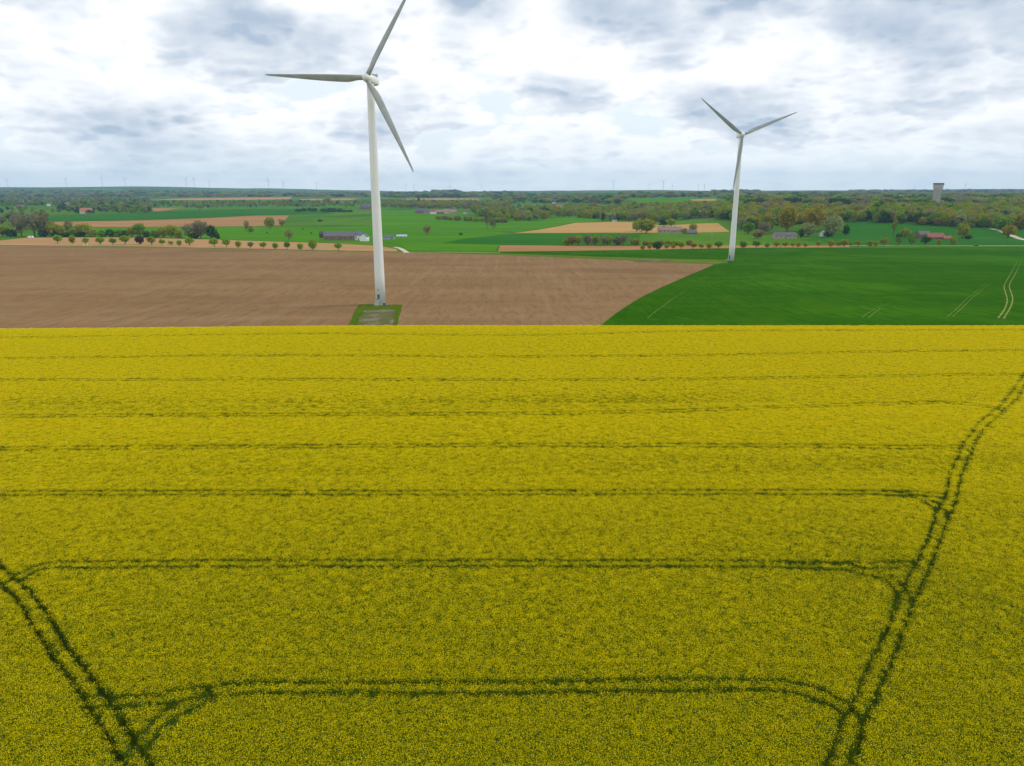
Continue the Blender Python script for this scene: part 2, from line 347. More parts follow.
drape('light_meadow', px((90, 228), (128, 227.6), (256, 226.6), (300, 228), (370, 226), (380, 236), (384, 241), (330, 242.8), (256, 240.6), (215, 239), (128, 236.8), (95, 236.5)), MT['lush'], .1, 20)
drape('left_brown_field', px((54, 222), (128, 220.8), (200, 218.6), (256, 215.8), (289, 215.6), (280, 225.4), (256, 226.2), (128, 227.2), (90, 227.4), (55, 225)), MT['brown'], .3, 30)
drape('left_green_field', px((44, 216), (128, 214), (190, 210.4), (256, 208.8), (330, 209.6), (330, 214), (289, 215), (256, 215.2), (128, 220.2), (54, 221.4), (46, 219)), MT['deep'], .3, 34)
drape('centre_field', px((377, 209), (420, 212), (470, 217), (540, 222), (500, 231), (430, 233), (378, 232)), MT['lush'], .2, 30)
drape('lower_centre_field', px((379, 233), (430, 234), (500, 232), (512, 234), (470, 238), (440, 243.4), (500, 245), (495, 251), (408, 250.6), (400, 244), (380, 241)), MT['lush'], .16, 20)
drape('small_brown_patch', px((150, 208.2), (181, 208.4), (160, 211.4), (152, 211)), MT['brown'], .5, 30)
for nm, poly, mt in (
    ('far_tan_field', [(150, 199.8), (200, 198.2), (256, 197.6), (292, 197.2), (290, 199.4), (256, 200), (200, 200.4)], 'stubble'),
    ('far_tan_field', [(298, 199.2), (345, 198.4), (362, 198.8), (350, 200.2), (300, 200.4)], 'stubble'),
    ('far_tan_field', [(400, 199.2), (440, 198.3), (478, 198.8), (480, 200.6), (440, 200.2), (402, 200.4)], 'stubble'),
    ('far_green_field', [(300, 206.6), (345, 205), (384, 205.2), (384, 207.6), (310, 208)], 'lush'),
    ('far_green_field', [(0, 204.5), (60, 203), (100, 203.4), (90, 205), (0, 206)], 'deep'),
    ('far_green_field', [(470, 206), (505, 204), (512, 206), (500, 208.4), (474, 208.4)], 'lush'),
    ('far_green_field', [(760, 199.4), (830, 198.6), (840, 200.4), (765, 201)], 'deep'),
    ('far_green_field', [(628, 200), (650, 198), (682, 198), (690, 203), (640, 203.2)], 'lush'),
    ('far_green_field', [(410, 195.5), (422, 193.6), (430, 194), (428, 197)], 'lush'),
    ('far_brown_field', [(62, 192.6), (100, 192), (106, 194), (64, 194.4)], 'brown'),
    ('far_brown_field', [(168, 193.6), (208, 193.2), (210, 195.2), (170, 195.3)], 'brown'),
    ('far_brown_field', [(690, 199.6), (716, 199), (716, 201), (692, 201)], 'tan'),
    ('far_green_field', [(78, 189.2), (120, 189.4), (124, 190.6), (80, 190.6)], 'lush')):
    drape(nm, px(*poly), MT[mt], 3.0 if max(p[1] for p in poly) < 197.5 else .8, 80)
# distant hills: a dim patchwork beyond the valley
xh = np.linspace(-11500, 11500, 180); yh = np.geomspace(4300, 14500, 120); Xh, Yh = np.meshgrid(xh, yh)
tag(grid_obj('distant_hills', Xh, Yh, 1.6, MT['far_land']), kind='structure')
# tracks and pads
def sx(pts): return [P(a, b) for a, b in pts]
ribbon('farm_track', sx([(395, 247.2), (400, 248.6), (404, 250.8), (407, 253)]), 5, MT['chalk'], .22)
ribbon('country_road', sx([(500, 252.8), (455, 252.6), (408, 252.6)]), 2.0, MT['chalk'], .26)
ribbon('country_road', sx([(845, 245.9), (900, 245.6), (960, 245.7), (1024, 245.9), (1120, 245.6)]), 4.5, MT['chalk'], .34, 10)
ribbon('hill_track', sx([(991, 229), (1000, 231), (1010, 235), (1024, 240), (1050, 243)]), 7.5, MT['chalk'], .36)
ribbon('hill_track', sx([(968, 238.2), (1000, 237.4), (1008, 236.2)]), 4, MT['verge'], .36)
drape('crane_pad', px((634, 261.6), (668, 262.6), (672, 260.6), (640, 259.6)), MT['gravel'], .30, 6)
ribbon('gravel_track', sx([(668, 262.0), (700, 262.7), (728, 263.2)]), 3.4, MT['bare_rut'], .33)
# turbine pad: grass frame, gravel middle
T1B = Vector((-56.95, 306.6, float(terrain(-56.95, 306.6)))); T2B = Vector((166.42, 545.0, float(terrain(166.42, 545))))
def pad_poly(a, s):   # local pad coordinates to plan
    return [Vector((T1B.x + u, T1B.y + v, 0)) for u, v in a]
tl, tr_ = P(358, 304.6), P(402, 304.8); bl, br = P(346.5, 325), P(397.5, 325)
def q(u, v):
    a = tl.lerp(tr_, u); b = P(350.5, 320).lerp(P(399, 320), u); d = b - a; t = (tl.y - 236) / max(1e-3, (tl.y - P(350, 320).y)); c = a + d * (t * v); return c
drape('pad_grass', [q(.02, .0), q(.3, -.01), q(.6, .012), q(1, 0), q(1.01, .3), q(.985, .6), q(1, .98), q(.5, .98), q(0, .98), q(.02, .7), q(-.01, .35)], MT['padgrass'], .10, 4)
drape('gravel_pad', [q(.19, .31), q(.25, .26), q(.5, .25), q(.72, .22), q(.86, .25), q(.90, .33), q(.87, .5), q(.90, .7), q(.88, .97), q(.5, .97), q(.17, .97), q(.20, .8), q(.16, .6), q(.20, .45)], MT['gravel'], .14, 4)
# wheel marks in the wheat
for pts in ([(998, 319), (1000.5, 315.5), (1003.8, 311), (1006.5, 304.5), (1007, 299), (1005, 292), (1004, 287.5), (1005.5, 283), (1010, 275), (1017, 262)],
            [(1003.8, 319.5), (1005.5, 316), (1009, 310.5), (1011.8, 304), (1012.5, 298.5), (1010.5, 291.5), (1009.3, 287.5), (1010.3, 283), (1015, 275), (1021, 262)]):
    ribbon('wheel_mark', sx(pts), .62, MT['bare_rut'], .31, 2, end=.12)
for pts in ([(946.5, 318), (956, 310), (966, 300), (976, 292), (986, 284)], [(952.5, 317.5), (960, 310.5), (970, 300.5), (980, 292), (990, 284)],
            [(647.5, 319), (652, 315), (660, 309), (672, 300), (690, 288)], [(650, 320.5), (660, 320), (662, 319.8)], [(676, 317.5), (684, 319.5), (690, 320.5)],
            [(862, 318), (872, 311), (882, 305)], [(868, 319), (880, 309), (890, 303)]):
    ribbon('wheel_mark', sx(pts), .26, MT['bare_rut'], .31, 2, end=.2)

# ------------------------------------------------------------------ geometry-nodes scatter (one object holds its clumps and the points they stand on)
def scatter_tree(nvar):
    g = bpy.data.node_groups.new('scatter', 'GeometryNodeTree')
    g.interface.new_socket('Geometry', in_out='INPUT', socket_type='NodeSocketGeometry'); g.interface.new_socket('Geometry', in_out='OUTPUT', socket_type='NodeSocketGeometry')
    gi = g.nodes.new('NodeGroupInput'); go = g.nodes.new('NodeGroupOutput')
    def attr(n, t='FLOAT'):
        a = g.nodes.new('GeometryNodeInputNamedAttribute'); a.data_type = t; a.inputs[0].default_value = n; return a.outputs[0]
    role = attr('role')
    def pick(v):
        c = g.nodes.new('FunctionNodeCompare'); c.data_type = 'FLOAT'; c.operation = 'EQUAL'; c.inputs[1].default_value = v; c.inputs['Epsilon'].default_value = .1
        g.links.new(role, c.inputs[0]); s = g.nodes.new('GeometryNodeSeparateGeometry'); s.domain = 'POINT'
        g.links.new(gi.outputs[0], s.inputs[0]); g.links.new(c.outputs[0], s.inputs[1]); return s.outputs[0]
    ji = g.nodes.new('GeometryNodeJoinGeometry')
    for k in reversed(range(nvar)):      # a join lists its newest link first
        ti = g.nodes.new('GeometryNodeGeometryToInstance'); g.links.new(pick(k + 1), ti.inputs[0]); g.links.new(ti.outputs[0], ji.inputs[0])
    iop = g.nodes.new('GeometryNodeInstanceOnPoints'); g.links.new(pick(100), iop.inputs['Points']); g.links.new(ji.outputs[0], iop.inputs['Instance'])
    iop.inputs['Pick Instance'].default_value = True
    g.links.new(attr('variant', 'INT'), iop.inputs['Instance Index'])
    cb = g.nodes.new('ShaderNodeCombineXYZ'); g.links.new(attr('turn'), cb.inputs[2]); g.links.new(cb.outputs[0], iop.inputs['Rotation'])
    g.links.new(attr('size', 'FLOAT_VECTOR'), iop.inputs['Scale'])
    jo = g.nodes.new('GeometryNodeJoinGeometry'); g.links.new(pick(0), jo.inputs[0]); g.links.new(iop.outputs[0], jo.inputs[0]); g.links.new(jo.outputs[0], go.inputs[0])
    return g
GN = {}
def scatter(name, variants, mats, pts, var, turn, size, base=None, base_mat=0):
    """variants: list of MB; pts (n,3), var, turn (n), size (n,3); base = (V, F quads) kept as it is"""
    Vs, Fs, Ms, roles = [], [], [], []; nb = 0
    if base is not None:
        Vs.append(base[0]); roles.append(np.zeros(len(base[0]))); nb = len(base[0])
    for k, mb in enumerate(variants):
        off = nb; Vs.append(np.array(mb.v)); roles.append(np.full(len(mb.v), k + 1.0)); Fs += [tuple(i + off for i in f) for f in mb.f]; Ms += mb.m; nb += len(mb.v)
    n = len(pts); Vs.append(np.asarray(pts, float)); roles.append(np.full(n, 100.0))
    V = np.concatenate(Vs); role = np.concatenate(roles)
    loops = [i for f in Fs for i in f]; tot = [len(f) for f in Fs]
    if base is not None:
        loops = np.concatenate([base[1].ravel(), np.array(loops, int)]); tot = np.concatenate([np.full(len(base[1]), 4), np.array(tot, int)]); Ms = np.concatenate([np.full(len(base[1]), base_mat), np.array(Ms, int)])
    loops = np.asarray(loops, np.int32); tot = np.asarray(tot, np.int32); st = np.concatenate([[0], np.cumsum(tot)[:-1]]).astype(np.int32)
    me = bpy.data.meshes.new(name); me.vertices.add(len(V)); me.vertices.foreach_set('co', V.astype(np.float32).ravel())
    me.loops.add(len(loops)); me.loops.foreach_set('vertex_index', loops); me.polygons.add(len(tot)); me.polygons.foreach_set('loop_start', st); me.polygons.foreach_set('loop_total', tot)
    for m in mats: me.materials.append(m)
    me.polygons.foreach_set('material_index', np.asarray(Ms, np.int32)); me.update(calc_edges=True)
    def fa(nm, typ, arr, key='value'):
        a = me.attributes.new(nm, typ, 'POINT'); a.data.foreach_set(key, arr)
    pad = len(V) - n
    fa('role', 'FLOAT', role.astype(np.float32))
    fa('variant', 'INT', np.concatenate([np.zeros(pad), var]).astype(np.int32)); fa('turn', 'FLOAT', np.concatenate([np.zeros(pad), turn]).astype(np.float32))
    fa('size', 'FLOAT_VECTOR', np.concatenate([np.ones((pad, 3)), size]).astype(np.float32).ravel(), 'vector')
    o = bpy.data.objects.new(name, me); COL.objects.link(o)
    md = o.modifiers.new('scatter', 'NODES')
    if len(variants) not in GN: GN[len(variants)] = scatter_tree(len(variants))
    md.node_group = GN[len(variants)]
    return o

# ------------------------------------------------------------------ rapeseed crop with its tramlines
CAN = 1.05      # height of the leafy layer; flower heads stand above
TRAMS = [ # centre lines, as seen in the photograph, laid on the crop
 [(86, 704), (120, 703), (156, 701), (200, 694.5), (256, 689), (330, 689.5), (400, 689.5), (512, 689), (620, 687.5), (700, 686), (768, 687), (795, 690.5), (818, 696), (838, 706), (849, 718), (851, 733), (844, 752), (838, 766), (828, 800)],
 [(135, 760), (142, 744), (156, 729), (172, 715), (192, 705), (212, 698)],
 [(16, 582), (28, 574), (50, 567), (120, 566), (256, 565), (400, 565), (512, 565), (660, 565), (768, 565.5), (850, 567), (918, 565)],
 [(780, 567), (840, 569), (872, 574), (892, 582), (902, 594), (900, 612)],
 [(-260, 496), (0, 494.5), (256, 494), (512, 494), (768, 493.5), (890, 494), (948, 497)],
 [(880, 494.5), (912, 497), (932, 504), (941, 516), (938, 530)],
 [(-300, 452), (0, 450), (256, 448), (512, 446.5), (768, 447), (900, 448.5), (962, 448)],
 [(-300, 419), (0, 417.5), (256, 416), (512, 415), (662, 412.3), (800, 407.5), (900, 404.5), (955, 404), (990, 408), (1003, 411)],
 [(-300, 382), (0, 381), (256, 380.5), (512, 381), (662, 380.6), (812, 378.3), (950, 376), (1018, 375.5), (1030, 377)],
 [(-300, 361), (0, 359.3), (200, 356.8), (400, 357), (512, 357.5), (712, 356), (862, 352.8), (1024, 351), (1200, 349)],
 [(-300, 341), (0, 338.5), (300, 334.5), (512, 336), (712, 331.8), (1012, 330.5), (1200, 330)],
 [(1040, 362), (1022, 384), (1009, 403), (995, 415), (981, 428), (968, 447), (957, 473), (951.5, 496), (943.5, 514), (935, 538), (925.5, 558), (911, 590), (896, 628), (883, 658), (868, 692), (853, 724), (840, 756), (825, 800)],
 [(-60, 520), (0, 575), (10, 585), (28, 602), (63, 656), (96, 700), (115, 729), (136, 764), (160, 806)],
]
seg_a, seg_b, seg_w = [], [], []
for i, tr in enumerate(TRAMS):
    wp = [P(a, b, CAN) for a, b in tr]; ln = smooth_line([(p.x, p.y) for p in wp], 2.5)
    T = np.gradient(ln, axis=0); T /= np.linalg.norm(T, axis=1)[:, None] + 1e-9; Nn = np.stack([-T[:, 1], T[:, 0]], 1)
    for s in (-.78, .78):
        wob = .06 * np.sin(np.arange(len(ln)) * .9 + i + s * 3)[:, None]
        q_ = ln + Nn * (s + wob); seg_a.append(q_[:-1]); seg_b.append(q_[1:])
        seg_w.append(np.interp(np.arange(len(ln) - 1), np.arange(0, len(ln), 6), rng.uniform(.21, .28, len(np.arange(0, len(ln), 6)))))
SA, SB, SW = np.concatenate(seg_a), np.concatenate(seg_b), np.concatenate(seg_w)
def rut(x, y):
    """0 in the crop, 1 in the bottom of a wheel rut"""
    out = np.zeros(x.size); xf, yf = x.ravel(), y.ravel()
    cell = 6.0; lo = np.array([xf.min() - 10, yf.min() - 10]); nx_ = int((xf.max() - lo[0]) / cell) + 3
    key = ((xf - lo[0]) // cell).astype(int) + nx_ * ((yf - lo[1]) // cell).astype(int)
    order = np.argsort(key, kind='stable'); ks = key[order]
    mid = (SA + SB) / 2; ci = ((mid - lo) // cell).astype(int)
    for j in range(len(SA)):
        a, b, w = SA[j], SB[j], SW[j]; d = b - a; l2 = d @ d + 1e-9
        for oy in (-1, 0, 1):
            for ox in (-1, 0, 1):
                cx_, cy_ = ci[j][0] + ox, ci[j][1] + oy
                if cx_ < 0 or cy_ < 0 or cx_ >= nx_: continue
                kk = cx_ + nx_ * cy_; s0, s1 = np.searchsorted(ks, [kk, kk + 1])
                if s0 == s1: continue
                ix = order[s0:s1]; qx, qy = xf[ix] - a[0], yf[ix] - a[1]; t = np.clip((qx * d[0] + qy * d[1]) / l2, 0, 1)
                dd = np.hypot(qx - t * d[0], qy - t * d[1]); v = 1 - sm(w * .7, w * 1.5, dd); out[ix] = np.maximum(out[ix], v)
    return out.reshape(x.shape)
rows = np.concatenate([np.arange(-80, 36, 12.), [38.], np.arange(40, 110, .26), np.arange(110, RAPE_END + .1, .42)])
u = np.linspace(-1, 1, 901); tail = np.array([1.1, 1.25, 1.5, 1.9, 2.4]); u = np.concatenate([-tail[::-1], u, tail])
Yc, Uc = np.meshgrid(rows, u, indexing='ij'); Xc = Uc * (.95 * np.maximum(Yc, 40) + 22)
rt = rut(Xc, Yc)
lump = .10 * np.sin(Xc * 1.9 + np.sin(Yc * 1.3) * 2) * np.sin(Yc * 2.3 + np.sin(Xc * 1.1)) + rng.normal(0, .05, Xc.shape)
Zc = terrain(Xc, Yc) + (CAN + lump) * (1 - rt) + .12 * rt
Zc[-1] = terrain(Xc[-1], Yc[-1]) + .05
ny_, nx_ = Xc.shape
Vb = np.stack([Xc, Yc, Zc], -1).reshape(-1, 3); ii = np.arange(ny_ - 1)[:, None] * nx_ + np.arange(nx_ - 1)[None]
Fb = np.stack([ii, ii + 1, ii + nx_ + 1, ii + nx_], -1).reshape(-1, 4)
def tuft(seed, nf, nl, rad, fs, z0=.12, z1=.40):
    r = random.Random(seed); mb = MB()
    def face(c, s, tilt):
        a = r.uniform(0, 6.28); n = Vector((math.cos(a) * tilt, math.sin(a) * tilt, 1)).normalized(); t_ = n.cross(Vector((math.cos(a + 1), math.sin(a + 1), .1))).normalized(); b_ = n.cross(t_)
        return [c + t_ * s * r.uniform(.7, 1.1), c + b_ * s * r.uniform(.6, 1.1), c - t_ * s * r.uniform(.7, 1.1), c - b_ * s * r.uniform(.6, 1.1)]
    for i in range(nf):
        a, d = r.uniform(0, 6.28), rad * math.sqrt(r.random()); c = Vector((math.cos(a) * d, math.sin(a) * d, r.uniform(z0, z1) - .08 * (d / rad) ** 2))
        mb.add(face(c, fs * r.uniform(.65, 1.25), r.uniform(.2, 1.7) if nl > 20 else r.uniform(.05, .65)), [(0, 1, 2, 3)], 1)
    for i in range(nl):
        a, d = r.uniform(0, 6.28), rad * 1.05 * math.sqrt(r.random()); c = Vector((math.cos(a) * d, math.sin(a) * d, r.uniform(-.25, .28)))
        mb.add(face(c, fs * r.uniform(.8, 1.5), r.uniform(.5, 2.5)), [(0, 1, 2, 3)], 2)
    return mb
tufts = [tuft(s, 40, 36, .40, .037) for s in range(3)] + [tuft(s + 9, 29, 40, .40, .037) for s in range(3)] + [tuft(s + 30, 56, 22, .44, .044, .18, .40) for s in range(3)] + [tuft(s + 20, 74, 5, .52, .056, .30, .38) for s in range(3)]
def crop_points(y0, y1, dens):
    c = 1 / math.sqrt(dens); y = np.arange(y0, y1, c); xm = .93 * y1 + 20; x = np.arange(-xm, xm, c); X, Y = np.meshgrid(x, y)
    X = (X + rng.uniform(-.5, .5, X.shape) * c).ravel(); Y = (Y + rng.uniform(-.5, .5, Y.shape) * c).ravel(); k = np.abs(X) < .93 * Y + 20; return X[k], Y[k]
xa_, ya_, va_, sa_ = [], [], [], []
def greener_swathes(x, y):  # leafier tufts: shading painted into right-hand headland, plus a greener band across the rise
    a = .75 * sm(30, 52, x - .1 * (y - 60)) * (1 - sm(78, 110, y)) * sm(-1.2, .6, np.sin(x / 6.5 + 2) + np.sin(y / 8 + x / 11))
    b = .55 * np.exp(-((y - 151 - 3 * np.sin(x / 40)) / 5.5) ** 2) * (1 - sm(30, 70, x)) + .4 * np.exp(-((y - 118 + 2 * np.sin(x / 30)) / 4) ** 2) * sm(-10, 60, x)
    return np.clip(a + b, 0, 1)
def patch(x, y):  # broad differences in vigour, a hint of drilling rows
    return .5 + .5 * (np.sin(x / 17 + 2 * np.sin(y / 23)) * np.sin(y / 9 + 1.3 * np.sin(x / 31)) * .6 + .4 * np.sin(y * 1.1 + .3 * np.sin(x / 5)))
for y0, y1, dn, far in ((40, 62, 7.5, 0), (62, 85, 7.0, 0), (85, 110, 6.5, 0), (110, 150, 5.2, 1), (150, 200, 4.0, 1), (200, RAPE_END - .3, 4.0, 1)):
    x, y = crop_points(y0, y1, dn); keep = rut(x, y) < .12; x, y = x[keep], y[keep]; p_ = patch(x, y); n = len(x)
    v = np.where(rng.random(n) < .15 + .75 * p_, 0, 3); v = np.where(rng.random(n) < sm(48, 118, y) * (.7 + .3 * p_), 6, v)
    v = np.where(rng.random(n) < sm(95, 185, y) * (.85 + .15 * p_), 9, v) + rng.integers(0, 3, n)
    g = rng.random(n) < greener_swathes(x, y); v = np.where(g, rng.integers(3, 6, n), v)
    xa_.append(x); ya_.append(y); va_.append(v); sa_.append(rng.uniform(.8, 1.2, n) * (1 + .14 * sm(80, 150, y)))
xa_, ya_, va_, sa_ = map(np.concatenate, (xa_, ya_, va_, sa_)); n = len(xa_)
pts = np.stack([xa_, ya_, terrain(xa_, ya_) + CAN + rng.uniform(-.06, .10, n) * (1 - .75 * sm(90, 170, ya_))], 1)
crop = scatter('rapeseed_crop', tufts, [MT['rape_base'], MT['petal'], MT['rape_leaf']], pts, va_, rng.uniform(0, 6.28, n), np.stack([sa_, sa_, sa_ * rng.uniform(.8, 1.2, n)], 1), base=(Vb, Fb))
tag(crop, 'flowering yellow rapeseed crop cut by dark wheel ruts, filling the near ground', 'rapeseed', kind='stuff')

# ------------------------------------------------------------------ trees
def crown_mb(kind, seed):
    """crown of a tree one unit high, made of small leaf clumps"""
    r = random.Random(seed); mb = MB()
    spec = {'round': (.59, .40, .39, 17, 620, .050), 'broad': (.53, .47, .45, 26, 800, .052), 'poplar': (.53, .135, .46, 16, 420, .042), 'conifer': (.5, .23, .47, 18, 420, .044),
            'bush': (.42, .52, .46, 18, 560, .060), 'bare': (.56, .43, .42, 26, 560, .036)}[kind]
    zc, rx, rz, nl, nf, fs = spec; lobes = []
    for i in range(nl):
        while True:
            p = Vector((r.uniform(-1, 1), r.uniform(-1, 1), r.uniform(-1, 1)))
            if p.length < 1: break
        if kind in ('round', 'broad', 'bush') and i < nl - 2:
            zz = 1 - 2 * (i + .5) / (nl - 2); aa = i * 2.39996 + r.uniform(-.35, .35); p = Vector((math.cos(aa) * math.sqrt(1 - zz * zz), math.sin(aa) * math.sqrt(1 - zz * zz), zz)) * r.uniform(.52, .78)
        elif p.length > .2: p = p.normalized() * (p.length ** .6) * .78
        k = 1.0
        if kind == 'conifer': k = max(.12, 1 - (p.z * .5 + .5)) * 1.25
        if kind == 'poplar': k = 1 - .45 * max(0, p.z)
        lobes.append((Vector((p.x * rx * k, p.y * rx * k, zc + p.z * rz)), r.uniform(.28, .46) * min(rx, rz) * (1.15 if kind in ('poplar', 'conifer') else 1)))
    for i in range(nf):
        c, lr = r.choice(lobes)
        d = Vector((r.gauss(0, 1), r.gauss(0, 1), r.gauss(0, 1))).normalized(); p = c + d * lr * r.uniform(.55, 1.12)
        if p.z < .04: p.z = .04 + r.random() * .05
        nrm = (d + Vector((r.gauss(0, .5), r.gauss(0, .5), r.gauss(0, .5) + .3))).normalized(); t_ = nrm.orthogonal().normalized(); b_ = nrm.cross(t_); s = fs * r.uniform(.7, 1.5)
        mb.add([p + t_ * s, p + b_ * s * r.uniform(.5, 1), p - t_ * s * r.uniform(.6, 1.1), p - b_ * s * r.uniform(.5, 1)], [(0, 1, 2, 3)], 0)
    return mb
def trunk_mb(kind, seed, m=0):
    r = random.Random(seed); mb = MB(); top = .5 if kind not in ('poplar', 'conifer') else .8; t = .026 if kind != 'bush' else .018
    mb.tube([(0, 0, -.05), (.004, 0, .12), (r.uniform(-.01, .01), .006, .3), (0, 0, top)], [t * 1.25, t, t * .8, t * .4], 7, m)
    for i in range(5 if kind != 'bare' else 16):
        a = i * 2.4 + r.random(); h = r.uniform(.22, .48); ln = r.uniform(.16, .3) * (1.25 if kind == 'bare' else 1) * (.35 if kind == 'poplar' else 1)
        mb.tube([(0, 0, h), (math.cos(a) * ln * .5, math.sin(a) * ln * .5, h + ln * .55), (math.cos(a) * ln, math.sin(a) * ln, h + ln * 1.15)], [t * .5, t * .32, t * .12], 5, m)
    return mb
CROWN, TRUNK = {}, {}
def crown_mesh(kind, colour, var):
    if (kind, colour, var) not in CROWN: CROWN[kind, colour, var] = crown_mb(kind, hash_(kind) + var * 17).mesh('crown', LEAF[colour])
    return CROWN[kind, colour, var]
def hash_(s): return sum(ord(c) * (i + 3) for i, c in enumerate(s))
def trunk_mesh(kind, var):
    if (kind, var) not in TRUNK: TRUNK[kind, var] = trunk_mb(kind, hash_(kind) + var).mesh('trunk', MT['bark'])
    return TRUNK[kind, var]
DESC = {'bright': 'bright green', 'green': 'mid-green', 'dark': 'dark green', 'olive': 'olive-green', 'grey': 'half-bare grey', 'brown': 'half-bare brown', 'orange': 'orange-tinged', 'maroon': 'dark red', 'willow': 'pale grey-green'}
ORD = ['', 'first', 'second', 'third', 'fourth', 'fifth', 'sixth', 'seventh', 'eighth', 'ninth', 'tenth', 'eleventh', 'twelfth', 'thirteenth', 'fourteenth', 'fifteenth', 'sixteenth', 'seventeenth', 'eighteenth', 'nineteenth', 'twentieth']
ORD += ['twenty-' + ORD[i] for i in range(1, 10)] + ['thirtieth'] + ['thirty-' + ORD[i] for i in range(1, 10)] + ['fortieth'] + ['forty-' + ORD[i] for i in range(1, 10)]
tcount = [0]
def tree(px_, py_, hp, wp, colour, kind, label, group=None, name=None, cat='tree'):
    p = P(px_, py_); s = mpp(p); h = hp * s; wn = {'round': .78, 'broad': .98, 'poplar': .28, 'conifer': .46, 'bush': 1.1, 'bare': .86}[kind]; w = wp * s / wn
    tcount[0] += 1; var = tcount[0] % 4
    r = empty(name or {'poplar': 'poplar_tree', 'conifer': 'conifer_tree', 'bush': 'bush'}.get(kind, 'tree'), p, random.uniform(0, 6.28)); r.scale = (w, w, h)
    for nm, me in (('crown', crown_mesh(kind, colour, var)), ('trunk', trunk_mesh(kind, var))):
        o = bpy.data.objects.new(nm, me); COL.objects.link(o); o.parent = r
    tag(r, label, cat, group); return r
def row(data, what, where, group, kind=None, from_='left end'):
    """a row of trees: colour first, then the count among its own colour, then where"""
    seen = {}; tot = {}
    data = sorted(data, key=lambda d: d[0]); words_ = [what if (kind or d[5]) != 'bush' else 'bush' for d in data]
    for d, wd in zip(data, words_): tot[d[4], wd] = tot.get((d[4], wd), 0) + 1
    for d, wd in zip(data, words_):
        c = d[4]; kd = kind or d[5]; seen[c, wd] = seen.get((c, wd), 0) + 1
        lab = f"{ORD[seen[c, wd]]} {DESC[c]} {wd} from the left {where}" if tot[c, wd] > 1 else f"{DESC[c]} {wd}, the only one {where}" 
        tree(d[0], d[1], d[2], d[3], c, kd if kind is None or len(lab) % 3 else 'broad', lab, group, cat='bush' if kd == 'bush' else 'tree', name=None)
LEFT_ROW = [(58, 243.7, 9, 9, 'bright'), (72.5, 243.9, 9, 7.5, 'olive'), (86, 244.4, 7, 6, 'bright'), (100.7, 244.6, 8, 8.5, 'bright'), (113, 244.9, 7, 7.5, 'green'), (125.3, 244.6, 10, 10.5, 'bright'),
 (140, 244.6, 9.5, 9.5, 'maroon'), (152, 245, 9, 9, 'olive'), (162, 245.3, 6.5, 6.5, 'bright'), (171, 245.8, 5.3, 5.5, 'bright'), (179.4, 246, 6.3, 5.7, 'bright'), (190, 246, 9, 9, 'bright'), (214.4, 247, 9, 9, 'bright'),
 (226.5, 247.4, 9.3, 8.7, 'bright'), (238.5, 247.9, 7.3, 6.3, 'olive'), (250.7, 248.3, 6.8, 6.3, 'brown'), (263.5, 248.8, 7, 7.2, 'bright'), (275.3, 249.2, 7, 7.5, 'bright'), (287.2, 249.4, 8.3, 7, 'green'), (300.5, 250, 7.2, 7, 'bright'), (313, 250, 10.7, 9, 'bright'), (338.5, 250.4, 8, 8, 'bright')]
row(LEFT_ROW, 'round tree', 'in the row along the ploughed field', 'roadside trees along the ploughed field', 'round')
RIGHT_ROW = [(642.5, 250, 5.4, 5.5, 'orange'), (649.5, 250, 6, 5, 'olive'), (657.2, 249.9, 8.6, 10, 'dark'), (666.5, 249.5, 5.5, 5.5, 'olive'), (673.2, 249.3, 5.6, 5.5, 'olive'), (681, 249.2, 8, 7, 'bright'), (693, 249, 6.8, 7.5, 'orange'), (701.5, 248.9, 5.3, 5.5, 'olive'), (709, 248.7, 5.6, 6.5, 'orange'),
 (718.3, 248.4, 7.5, 9, 'green'), (743, 248.3, 7.6, 8.5, 'green'), (756, 248.1, 8, 9, 'green'), (767, 247.8, 4.8, 5.5, 'green'), (776.6, 247.6, 6.4, 6.3, 'orange'), (785.3, 247.5, 6, 6.5, 'olive'), (792.5, 247.3, 5, 5.2, 'olive'), (798.3, 247.2, 5, 5, 'orange'), (805.6, 247.2, 4.8, 5, 'olive'), (818, 247.2, 6.4, 6, 'olive'), (830.5, 247.2, 7.4, 7.5, 'orange'),
 (838, 247, 6, 5.5, 'olive'), (844.4, 247, 8.5, 8, 'olive'), (850.5, 246.9, 5, 4.6, 'olive'), (858, 246.9, 7, 6.6, 'orange'), (869.8, 246.9, 7, 6.6, 'olive'), (875.6, 246.8, 6.4, 5.2, 'olive'), (884, 246.4, 9, 8, 'orange'), (898.5, 245.6, 9.2, 7, 'green'), (911.5, 245.4, 9.8, 8.4, 'green'), (925.3, 245.4, 9.8, 9, 'dark'), (939, 245.4, 6.3, 4.4, 'orange'), (952.5, 245.3, 9.6, 7.4, 'olive')]
row(RIGHT_ROW, 'round tree', 'in the row behind the green wheat', 'roadside trees behind the wheat', 'round')
